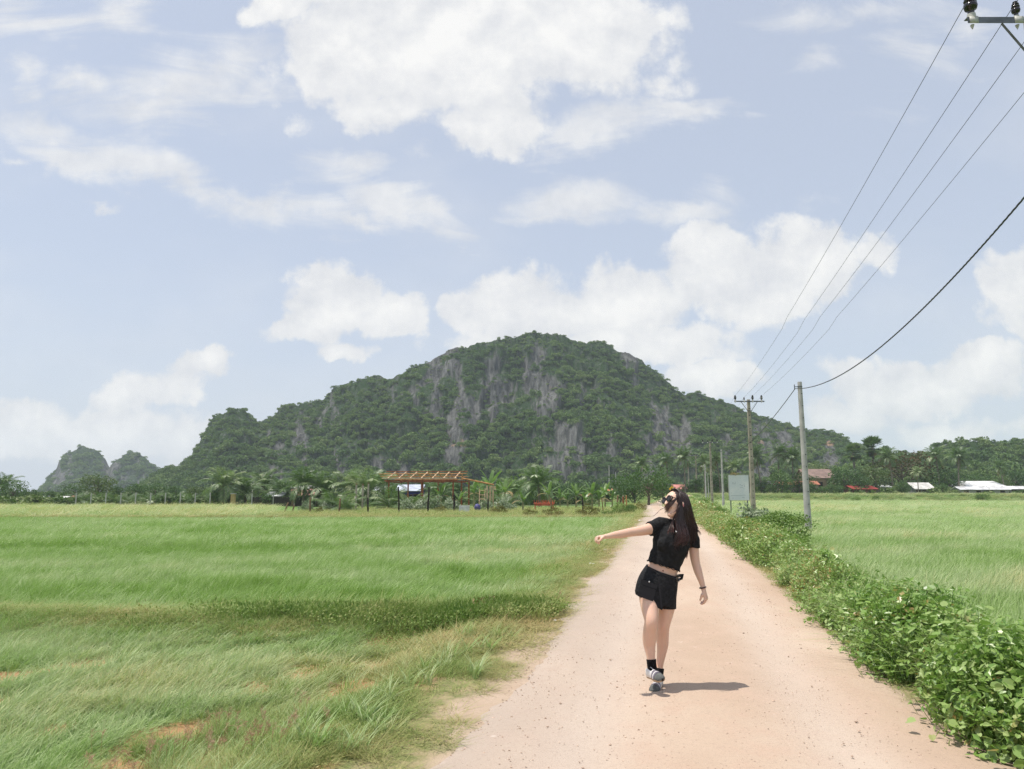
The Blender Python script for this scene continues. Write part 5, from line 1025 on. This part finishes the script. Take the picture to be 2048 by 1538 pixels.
# head frame
hc = J(1351, 1009, 0)
Lf = unit(np.array([.50, -.80, .30])); f0 = np.array([-.84, -.45, .26]); Ff = unit(f0 - (f0 @ Lf) * Lf); Uf = np.cross(Ff, Lf)
HM3 = np.stack([Ff, Lf, Uf], 1)                   # columns: forward, her left, up
def hp_(x, y, z): return hc + HM3 @ np.array([x, y, z])
body.ell(hp_(-.012, 0, .030), (.098, .076, .092), 20, 0, HM3)        # cranium
body.ell(hp_(.030, 0, -.020), (.066, .060, .082), 16, 0, HM3)        # face
body.ell(hp_(.058, 0, -.104), (.028, .030, .025), 12, 0, HM3)        # chin
body.ell(hp_(.022, 0, -.076), (.062, .052, .046), 12, 0, HM3)        # jaw
body.ell(hp_(.055, .034, -.040), (.030, .022, .034), 10, 0, HM3); body.ell(hp_(.055, -.034, -.040), (.030, .022, .034), 10, 0, HM3)
body.ell(hp_(.070, 0, .035), (.025, .050, .030), 10, 0, HM3)         # brow
body.tube([hp_(.086, 0, .016), hp_(.100, 0, -.006), hp_(.108, 0, -.024), hp_(.092, 0, -.032)], [.008, .0105, .0135, .010], 8)   # nose
body.ell(hp_(.096, .011, -.026), (.009, .007, .007), 8, 0, HM3); body.ell(hp_(.096, -.011, -.026), (.009, .007, .007), 8, 0, HM3)
body.ell(hp_(.090, 0, -.052), (.010, .022, .006), 10, 0, HM3); body.ell(hp_(.088, 0, -.064), (.010, .019, .007), 10, 0, HM3)
for s in (-1, 1): body.ell(hp_(-.012, s * .076, -.005), (.017, .007, .030), 10, 0, HM3)    # ears
# neck and torso
limb(body, [(1352, 1020, .02, 11, .05), (1351, 1032, .03, 11.5, .052), (1350, 1046, .03, 14, .058), (1348, 1060, .03, 26, .07), (1345, 1078, .02, 31, .09), (1340, 1095, .01, 32, .10), (1334, 1115, .0, 29.5, .085), (1328, 1132, 0, 29.5, .082), (1323, 1146, 0, 31, .09), (1317, 1165, 0, 36, .105), (1312, 1188, 0, 38, .11), (1309, 1198, 0, 34, .10)], 24)
# shoulders, arms
limb(body, [(1338, 1053, .03, 13, .05), (1322, 1050, .02, 13.5, .052), (1307, 1055, -.01, 12.5, .048), (1290, 1060, -.05, 10.5, .041), (1272, 1063, -.09, 9.3, .037), (1258, 1065, -.12, 8.6, .034), (1244, 1068, -.15, 8.2, .033), (1230, 1070, -.18, 7, .028), (1218, 1072, -.21, 5.2, .022), (1211, 1073, -.22, 5, .021)], 16, ref=(0, 0, 1))
limb(body, [(1362, 1052, .04, 13, .05), (1376, 1057, .05, 13, .052), (1384, 1072, .06, 12, .048), (1387, 1092, .06, 10.5, .043), (1389, 1112, .05, 9.6, .039), (1392, 1128, .04, 8.6, .036), (1396, 1142, .02, 8.2, .034), (1401, 1157, .0, 6.6, .028), (1405, 1170, -.01, 5.2, .022), (1407, 1179, -.02, 5, .02)], 16)
# legs
limb(body, [(1297, 1180, -.02, 20, .088), (1298, 1203, -.05, 18.5, .080), (1300, 1222, -.10, 16, .070), (1302, 1237, -.14, 13.6, .060), (1302, 1247, -.15, 12.8, .056), (1300, 1260, -.13, 13.2, .055), (1299, 1275, -.11, 13.6, .058), (1299, 1290, -.10, 12, .050), (1301, 1308, -.11, 9, .040), (1303, 1324, -.12, 7.6, .034), (1305, 1340, -.12, 8, .036)], 18)
limb(body, [(1332, 1182, .02, 18, .088), (1334, 1205, .03, 17.5, .080), (1331, 1230, .03, 14.5, .068), (1327, 1250, .03, 12.6, .058), (1326, 1262, .04, 12.0, .055), (1325, 1276, .06, 12.4, .056), (1325, 1290, .07, 11.6, .052), (1323, 1308, .07, 9, .042), (1320, 1326, .07, 7.4, .035), (1317, 1345, .06, 7.4, .036), (1315, 1362, .04, 8, .036)], 18)
# hands: palm, four fingers and a thumb each
def hand(wrist, d, n, s, curl, thumb_dir):
    d = unit(np.array(d)); n = np.array(n, float); n = unit(n - (n @ d) * d); c = np.cross(d, n) * s     # c: towards the thumb side
    k = wrist + d * .082
    body.tube([wrist - d * .01, wrist + d * .02, wrist + d * .055, k], [.021, .027, .036, .036], 12, ref=tuple(c), rad2=[.017, .017, .015, .012])
    for i, (o, L) in enumerate([(.027, .066), (.009, .074), (-.009, .070), (-.026, .056)]):
        p = k + c * o - d * .004; a = 0; P = [p - d * .02, p]; r = [.0095, .0092]
        for seg, (ln, cv) in enumerate(zip((.45, .30, .25), curl)):
            a += R(cv + i * 5); p = p + (d * math.cos(a) + n * math.sin(a)) * L * ln; P.append(p); r.append(.0086 - .0010 * seg)
        body.tube(P, r, 8, ref=tuple(c))
    p = wrist + d * .022 + c * .022; t1 = unit(c * .75 + d * .6 + n * .35); t2 = unit(d * .85 + n * .6 + c * thumb_dir)
    body.tube([p - c * .012, p + t1 * .028, p + t1 * .028 + t2 * .03, p + t1 * .028 + t2 * .052], [.013, .0115, .0098, .0082], 8)
hand(J(1211, 1073, -.22), (-.94, -.25, -.10), (-.1, -.25, -1), 1, (62, 58, 34), -.1)
hand(J(1407, 1179, -.02), (.22, -.1, -1), (-.75, .55, -.1), -1, (30, 42, 30), -.1)
pb(body, 'body', M['skin'], voxel=.0052, sm=4)
nv_ = MB().ell(J(1326, 1141.5, -.089), (.0055, .003, .008), 10); pb(nv_, 'navel', mat('navel_shade', (.22, .09, .05), .8))
# top: torso shell and sleeves in one cloth mesh
top = MB()
limb(top, [(1352, 1040, .03, 15, .06), (1351, 1047, .03, 24, .072), (1349, 1056, .03, 34, .083), (1345, 1076, .01, 36.5, .112), (1341, 1092, .0, 36.5, .122), (1336, 1108, 0, 34, .108), (1331, 1118, 0, 33, .100), (1328, 1128, 0, 33, .098), (1327, 1131.5, 0, 33.6, .098)], 28)
limb(top, [(1340, 1052, .03, 15, .06), (1322, 1050, .02, 16, .060), (1308, 1055, 0, 15.5, .057), (1298.5, 1058.5, -.03, 15, .055)], 18, ref=(0, 0, 1)); limb(top, [(1362, 1053, .04, 15, .06), (1376, 1058, .05, 15.5, .06), (1383, 1073, .06, 14.5, .058), (1386, 1090, .06, 14, .056), (1386.5, 1096, .06, 14.5, .057)], 18)
top.ell(J(1328, 1088, -.072), (.062, .05, .062), 16); top.ell(J(1354, 1092, -.068), (.060, .05, .062), 16)
to = pb(top, 'crop_top', M['cloth'], voxel=.007, sm=4, disp=.016)
b = MB()
for (a_, b2, dy) in [((1293, 1121), (1360, 1143), 0)]:
    th = np.linspace(0, 2 * math.pi, 73)[:-1]; c0 = J(1327, 1131.8, 0); ax = unit(J(1360, 1146.5) - J(1293, 1124.5)); dn = unit(np.array([-.30, 0, -1])); ring = np.array([c0 + ax * 34 * KM * math.cos(q) + np.array([0, 1, 0]) * .0985 * math.sin(q) + dn * (.004 * math.sin(q * 16)) for q in th])
    b.tube(np.vstack([ring, ring[:1]]), .0035, 5, caps=False)
pb(b, 'hem', M['cloth'], to)
pb(MB().ell(J(1352.5, 1063.5, -.135), (.007, .004, .006), 8), 'pendant', mat('silver', (.7, .7, .7), .3, .6, metal=1.0), person)
# skirt: slanted, wrapped front with a notch
b = MB(); rows = []; nth = 64; th = np.arange(nth) * 2 * math.pi / nth
axr = np.array([(1325.0, 1139.5, 33, .098), (1321, 1150, 36.5, .108), (1316, 1165, 40.5, .119), (1312, 1182, 42, .124), (1309, 1200, 41.5, .124)])
cs = [J(a[0], a[1], 0) for a in axr]; axu = unit(J(1360, 1150) - J(1294, 1127)); axd = np.array([0, 1.0, 0])
for k, a in enumerate(axr):
    for sh_ in ([0] if k < len(axr) - 1 else [0, 1]):
        pts_ = []
        for q in th:
            x = math.cos(q); front = math.sin(q) < 0; drop = 0
            if k == len(axr) - 1:
                u = x
                if front: drop = (.040 + .050 * np.clip((u + 1) / 1.2, 0, 1)) if u < .2 else .044
                else: drop = .02
                drop = drop * 1.0 - .02
            if k < 2 and front: drop = .020 * abs(math.sin(q)) ** .7 * (1 - .6 * k)
            w_ = 1 + (.004 * math.sin(q * 7 + k)) + (.018 if (front and x < .2 and k > 1) else 0)
            sl = axu * a[2] * KM * x * w_; 
            p_ = cs[k] + sl + axd * a[3] * math.sin(q) * w_ + np.array([.12, 0, -1]) * drop
            if sh_: p_ = cs[k] + (p_ - cs[k]) * np.array([.965, .965, 1]) + np.array([0, 0, .02])
            pts_.append(p_)
        rows.append(pts_)
V = np.array(rows).reshape(-1, 3); i = np.arange(len(rows) - 1)[:, None] * nth; j = np.arange(nth)[None]; j2 = (j + 1) % nth
b.add(V, np.stack([i + j, i + nth + j, i + nth + j2, i + j2], -1).reshape(-1, 4)); sk = pb(b, 'skirt', M['denim']); s = sk.modifiers.new('sub', 'SUBSURF'); s.levels = s.render_levels = 1
sd = sk.modifiers.new('solid', 'SOLIDIFY'); sd.thickness = .004
pocket = mat('black_twill_pocket', (.030, .030, .034), .85, .15)
def patch(pxs, dy, th_=.006, name='pocket', mt=None, par=sk):
    P = np.array([J(x, y, dy) for x, y in pxs]); n = len(P); Q = P + np.array([0, th_, 0]); v = np.vstack([P, Q]); bb = MB(); f = [[q, (q + 1) % n, n + (q + 1) % n, n + q] for q in range(n)]
    c = P.mean(0); bb.add(np.vstack([P, c]), [[(q + 1) % n, q, n, n] for q in range(n)]); bb.add(v, f); return pb(bb, name, mt or pocket, par, False)
patch([(1282.5, 1158), (1300, 1164), (1315, 1171), (1313, 1178.5), (1298, 1174), (1280.5, 1167)], -.126, name='pocket_flap')
patch([(1281, 1169), (1312, 1180), (1306, 1203), (1275, 1192)], -.130, .004)
patch([(1293.5, 1131), (1310, 1141), (1330, 1149.5), (1353, 1156), (1353, 1158), (1330, 1152), (1310, 1143.8), (1293, 1134)], -.106, .004, name='waistband_seam')
patch([(1316, 1153), (1318.5, 1153.5), (1325, 1214), (1321.5, 1217)], -.131, .004, name='wrap_edge')
pb(MB().ell(J(1298.5, 1163.5, -.130), (.0065, .004, .0065), 10), 'button', mat('silver_button', (.75, .75, .75), .3, .6, metal=1.0), sk)
pb(MB().tube([J(1355, 1152, -.055), J(1361, 1151, -.045), J(1366, 1149, -.03), J(1363, 1157, -.03), J(1356, 1160, -.055)], [.012, .013, .008, .012, .012], 6), 'strap_end', M['denim'], sk)
b = MB(); b.tube([J(1354, 1151, -.075), J(1358, 1151, -.07), J(1358, 1164, -.07), J(1354, 1164, -.075), J(1354, 1151, -.075)], .0028, 6); pb(b, 'buckle', mat('dark_metal', (.25, .25, .25), .35, .5, metal=1.0), sk)
b = MB(); limb(b, [(1300, 1190, -.03, 20, .088), (1301, 1204, -.05, 19.6, .085)], 16); limb(b, [(1334, 1192, .02, 18.8, .088), (1334, 1210, .02, 18.4, .085), (1334, 1216, .02, 18.4, .084)], 16); pb(b, 'inner_shorts', M['denim'])
# bracelet
b = MB(); c0 = J(1405.5, 1175, -.015); dd_ = unit(J(1407, 1179) - J(1402, 1160)); u1 = unit(np.cross(dd_, [0, 1, 0])); u2 = np.cross(dd_, u1); ring = np.array([c0 + .0245 * (u1 * math.cos(q) + u2 * math.sin(q)) for q in np.linspace(0, 6.2832, 25)]); b.tube(ring, .0058, 8, caps=False); pb(b, 'bracelet', mat('dark_bead', (.035, .01, .008), .3, .5))
# socks
b = MB(); limb(b, [(1302.5, 1318.5, -.115, 9.6, .041), (1303.5, 1330, -.12, 9.2, .04), (1305.5, 1343, -.12, 9.6, .045)], 16); pb(b, 'sock', mat('black_rib_sock', (.014, .014, .016), .9, .1, .3, 20, .6, 10, wave=('Z', 60)))
b = MB(); limb(b, [(1319.5, 1336, .065, 8.8, .041), (1318, 1348, .06, 8.8, .04), (1316.5, 1362, .05, 9.4, .044)], 16); pb(b, 'sock', M['cloth'])
# shoes
shg = mat('grey_suede', (.12, .125, .12), .85, .15, .2, 30); shw = mat('white_leather', (.72, .70, .68), .5, .35, .05); shs = mat('tan_sole', (.42, .30, .20), .8, .1); shl = mat('lilac_strap', (.20, .17, .22), .6, .3)
def shoe(heel, toe, up, name, roll=0.0):
    d = toe - heel; L = np.linalg.norm(d); d = d / L; up = unit(np.array(up) - (np.array(up) @ d) * d); s = np.cross(d, up); T_ = lambda x, y, z: heel + d * x * L + s * y + up * z
    t = np.array([0, .04, .12, .25, .4, .55, .7, .82, .92, .98, 1.0]); hw_ = np.array([.012, .024, .031, .030, .028, .033, .040, .040, .032, .018, .008]); hh = np.array([.05, .062, .068, .062, .052, .046, .040, .035, .027, .018, .010])
    def ringz(k, frac=1.0, z0=0.012): return [T_(t[k], hw_[k] * frac * math.cos(q), z0 + (hh[k] * math.sin(q) ** .8 if math.sin(q) > 0 else 0)) for q in np.linspace(0, math.pi, 13)]
    R_ = np.array([ringz(k) for k in range(len(t))]); b = MB(); n = 13; i = np.arange(len(t) - 1)[:, None] * n; j = np.arange(n - 1)[None]; f = np.stack([i + j, i + j + 1, i + n + j + 1, i + n + j], -1)
    tm = f.reshape(len(t) - 1, n - 1, 4)
    b.add(R_.reshape(-1, 3), tm[5:].reshape(-1, 4), 0); b.add(R_.reshape(-1, 3), tm[:5][:, [0, 1, 2, 3, 8, 9, 10, 11]].reshape(-1, 4), 1)
    sh = pb(b, name, [shg, shw]); sh_m = sh.modifiers.new('solid', 'SOLIDIFY'); sh_m.thickness = .003
    b = MB(); o = np.array([[T_(a, w_ * 1.08 * sg, 0) for a, w_ in zip(t, hw_)] for sg in (1, -1)]); o2 = o + up * .016; k = len(t)
    v = np.vstack([o[0], o[1], o2[0], o2[1]]); f = []
    for q in range(k - 1): f += [[q, q + 1, k + q + 1, k + q], [2 * k + q, 3 * k + q, 3 * k + q + 1, 2 * k + q + 1], [q, 2 * k + q, 2 * k + q + 1, q + 1], [k + q, k + q + 1, 3 * k + q + 1, 3 * k + q]]
    b.add(v, f); pb(b, 'sole', shs, sh, False)
    for a, mt in ((.42, shw), (.50, shl), (.58, shw), (.66, shl)):
        w_ = np.interp(a, t, hw_); h_ = np.interp(a, t, hh); P = [T_(a + .02 * math.sin(q), (w_ + .003) * math.cos(q), .012 + (h_ + .004) * max(math.sin(q), 0) ** .8) for q in np.linspace(0.05, math.pi - .05, 11)]
        pb(MB().tube(P, .0065, 6, rad2=.003, ref=tuple(d)), 'strap', mt, sh)
    return sh
shoe(J(1297, 1352, -.13), J(1326, 1363, -.29), (-.18, -.18, 1), 'shoe')
hz_ = J(1318, 1376, .02); hz_[2] = .045; tz_ = J(1304, 1382, -.10); tz_[2] = .012; shoe(hz_ + np.array([.015, .04, 0]), tz_ + np.array([.0, -.02, 0]), (.15, -.1, 1), 'shoe')
# sunglasses
b = MB(); blk = mat('black_acetate', (.006, .006, .006), .15, .5); gl = None
for s in (1, -1):
    c0 = np.array([.100, s * .033, .018]); k = 24; q = np.linspace(0, 2 * math.pi, k + 1); P = [hp_(c0[0] - .10 * abs(.029 * math.cos(a)) - (.012 if s * math.cos(a) > 0 else 0) * abs(math.cos(a)), c0[1] + .029 * math.cos(a), c0[2] + .024 * math.sin(a)) for a in q]; b.tube(P, .0045, 6, caps=False)
    b.tube([hp_(.090, s * .062, .022), hp_(.04, s * .076, .020), hp_(-.02, s * .080, .012)], .003, 5)
b.tube([hp_(.101, -.008, .022), hp_(.104, 0, .025), hp_(.101, .008, .022)], .003, 5); gl = pb(b, 'sunglasses', blk)
lm = mat('tinted_lens', (.02, .014, .014), .08, .6)
for s in (1, -1): pb(MB().ell(hp_(.097, s * .033, .018), (.004, .027, .0225), 14, 0, HM3), 'lens', lm, gl)
# hair: a scalp cap and many strands
b = MB(); n_ = 26; th = np.linspace(0, math.pi, n_); ph = np.linspace(0, 2 * math.pi, n_ * 2 + 1)[:-1]
capV = []; 
b.ell(hp_(-.022, 0, .032), (.098, .084, .098), 22, 0, HM3); b.ell(hp_(-.045, 0, -.010), (.072, .079, .085), 16, 0, HM3)
for t_ in b.t: t_[:] = .02
def spline(K, n):
    K = np.asarray(K, float); k = len(K); u = np.linspace(0, k - 1.001, n); E = np.concatenate([[2 * K[0] - K[1]], K, [2 * K[-1] - K[-2]]]); i = u.astype(int); t = (u - i)[:, None]
    p0, p1, p2, p3 = E[i], E[i + 1], E[i + 2], E[i + 3]; return .5 * (2 * p1 + (p2 - p0) * t + (2 * p0 - 5 * p1 + 4 * p2 - p3) * t ** 2 + (3 * p1 - p0 - 3 * p2 + p3) * t ** 3)
def strand(K, r=.0022, tint=(.0, .35), n=16):
    P = spline(K, n); rad = r * np.clip(1.15 - np.linspace(0, 1, n) ** 3 * 1.1, .08, 1); nb = b.nv; m0 = len(b.f)
    b.tube(P, rad, 4, caps=False); m = len(b.t[-1]); b.t[-1] = tint[0] + (tint[1] - tint[0]) * np.repeat(np.linspace(0, 1, n - 1) ** 1.6, 4)
hrng = np.random.default_rng(5)
for q in range(620):                               # curtain over the back and her left shoulder
    a = hrng.random(); w1 = hrng.normal() * .006
    part = hp_(.03 - .10 * a + w1, .012 + hrng.normal() * .01, .128 - .03 * a ** 2)
    side = hp_(.018 - .10 * a + w1, .082 + .004 * hrng.random(), .030 - .02 * a); e = hrng.random()
    x2 = 1351 + 36 * a + hrng.normal() * 1.0; x3 = 1353 + 41 * a ** .9 + hrng.normal() * 1.3; yend = 1072 + 32 * e - 20 * a ** 3
    strand([part, hp_(.02 - .09 * a, .062, .098), side, J(x2, 1036, -.085 - .02 * hrng.random() + .09 * a), J(x3, 1056 + hrng.normal(), -.11 + .12 * a + hrng.normal() * .006), J(x3 - 2 + hrng.normal() * 2, yend, -.13 + .13 * a)], .0025, (.0, .12 + .3 * hrng.random() * e))
for q in range(95):                               # ends lying over her chest, reddish
    a = hrng.random(); e = hrng.random()
    strand([hp_(.0, .083, .0 - .03 * a), J(1353 + 18 * a, 1045, -.11 + .03 * a), J(1354 + 24 * a, 1066, -.14 + .03 * a), J(1351 + 26 * a + hrng.normal() * 2.5, 1084 + hrng.normal() * 3, -.158 + .03 * a), J(1348 + 22 * a + hrng.normal() * 6, 1084 + 14 * e * (1 - .5 * abs(a - .5)), -.165 + .03 * a + hrng.normal() * .008)], .0015, (.0, .9 if hrng.random() < .22 else .12))
for q in range(40):                                # loose waves across her right chest
    a = hrng.random(); e = hrng.random(); strand([hp_(.03, .07, -.04), J(1343 + 4 * a, 1044, -.09), J(1338 + 10 * a, 1055 + 3 * e, -.12), J(1334 + 14 * a, 1064 + 6 * e, -.14)], .0013, (.0, .6))
for q in range(80):                               # windblown lock across nose and mouth
    a = hrng.random(); e = hrng.random()
    strand([hp_(.035 + .01 * a, .055, .085), hp_(.050, .078, .040 - .02 * a), hp_(.072, .064, .004 - .03 * a), hp_(.097 - .006 * a, .036, -.012 - .050 * a), hp_(.108 - .014 * a, .008 + .01 * e, -.030 - .055 * a), hp_(.102 - .012 * a, -.02 - .02 * e, -.040 - .058 * a)], .0016, (.02, .15 + .6 * hrng.random() ** 2))
for q in range(60): a = hrng.random(); strand([hp_(-.01, .075, .0), hp_(.03, .080, -.04 - .01 * a), hp_(.055, .062, -.085 - .01 * a), hp_(.075 + .01 * a, .02, -.11)], .0011, (.05, .6))
for q in range(70):                                # hair over the far side and crown
    a = hrng.random(); strand([hp_(.035 - .10 * a, .0, .130 - .03 * a ** 2), hp_(.03 - .1 * a, -.05, .105), hp_(.0 - .08 * a, -.084, .04), hp_(-.03 - .05 * a, -.08, -.04)], .003, (.0, .1))
for q in range(16):                                # flicks at the outer edge
    a = hrng.random(); strand([J(1388 + 3 * a, 1046, .02), J(1392 + 3 * a, 1058, .02), J(1396 + 4 * a, 1063, .0), J(1399 + 5 * a, 1074 - 6 * a, .0)], .0013, (.1, .6))
for q in range(9): a = hrng.random(); strand([hp_(.1, 0, -.05), J(1322 - 3 * a, 1018 + 3 * a, -.04), J(1315 - 6 * a, 1026 + 4 * a, -.06), J(1309 - 8 * a, 1034, -.06)], .0005, (.2, .6))
for q in range(14): a = hrng.random(); strand([J(1372, 1092, -.05), J(1374 + 3 * a, 1104, -.05), J(1371 + 4 * a, 1116 + 4 * a, -.05)], .0012, (.1, .6))
pb(b, 'hair', M['hair'], smooth=True)
pb(MB().ell(hp_(-.004, .093, -.035), (.004, .003, .016), 8), 'earring', mat('pink_earring', (.5, .2, .22), .3, .5))
#PART5
# ------------------------------------------------------------ undergrowth at the foot of the trees
n = 3600; x = rng.uniform(-150, 210, n); y = rng.uniform(104, 215, n); k = (np.abs(x) < .85 * y) & ~((x > 14) & (y < 160)) & ~((np.abs(x - road_x(y)) < 5) & (y < 155)) & ~((x > -10) & (x < 14) & (y < 112)); x, y = x[k], y[k]; n = len(x)
z = np.where(x > 14, 1.0, -.2) + .25; sz = rng.uniform(.9, 1.9, n) * (1 + .5 * sst(y, 120, 200))
scatter('undergrowth', [crown(10, 26, leaf=.24) for _ in range(3)], [M['undergrowth']], np.stack([x, y, z], 1), sz[:, None] * np.array([[1.25, 1.1, 1]]), np.stack([0 * x, 0 * x, rng.uniform(0, 6.28, n)], 1), rng.integers(0, 3, n), .2 + .45 * rng.random(n), label='mixed green undergrowth between the far trees and houses')
n = 0
# ------------------------------------------------------------ the air
hb = MB().box((0, 900, 68), (4200, 2300, 142)); hm = bpy.data.materials.new('haze'); hm.use_nodes = True; g = NT(hm.node_tree)
v = g.n('ShaderNodeVolumePrincipled'); v.inputs['Color'].default_value = (.80, .88, 1, 1); v.inputs['Density'].default_value = HAZE; v.inputs['Anisotropy'].default_value = .2
g.t.links.new(v.outputs[0], g.n('ShaderNodeOutputMaterial').inputs['Volume']); hb.build('haze', hm, None, kind='stuff')
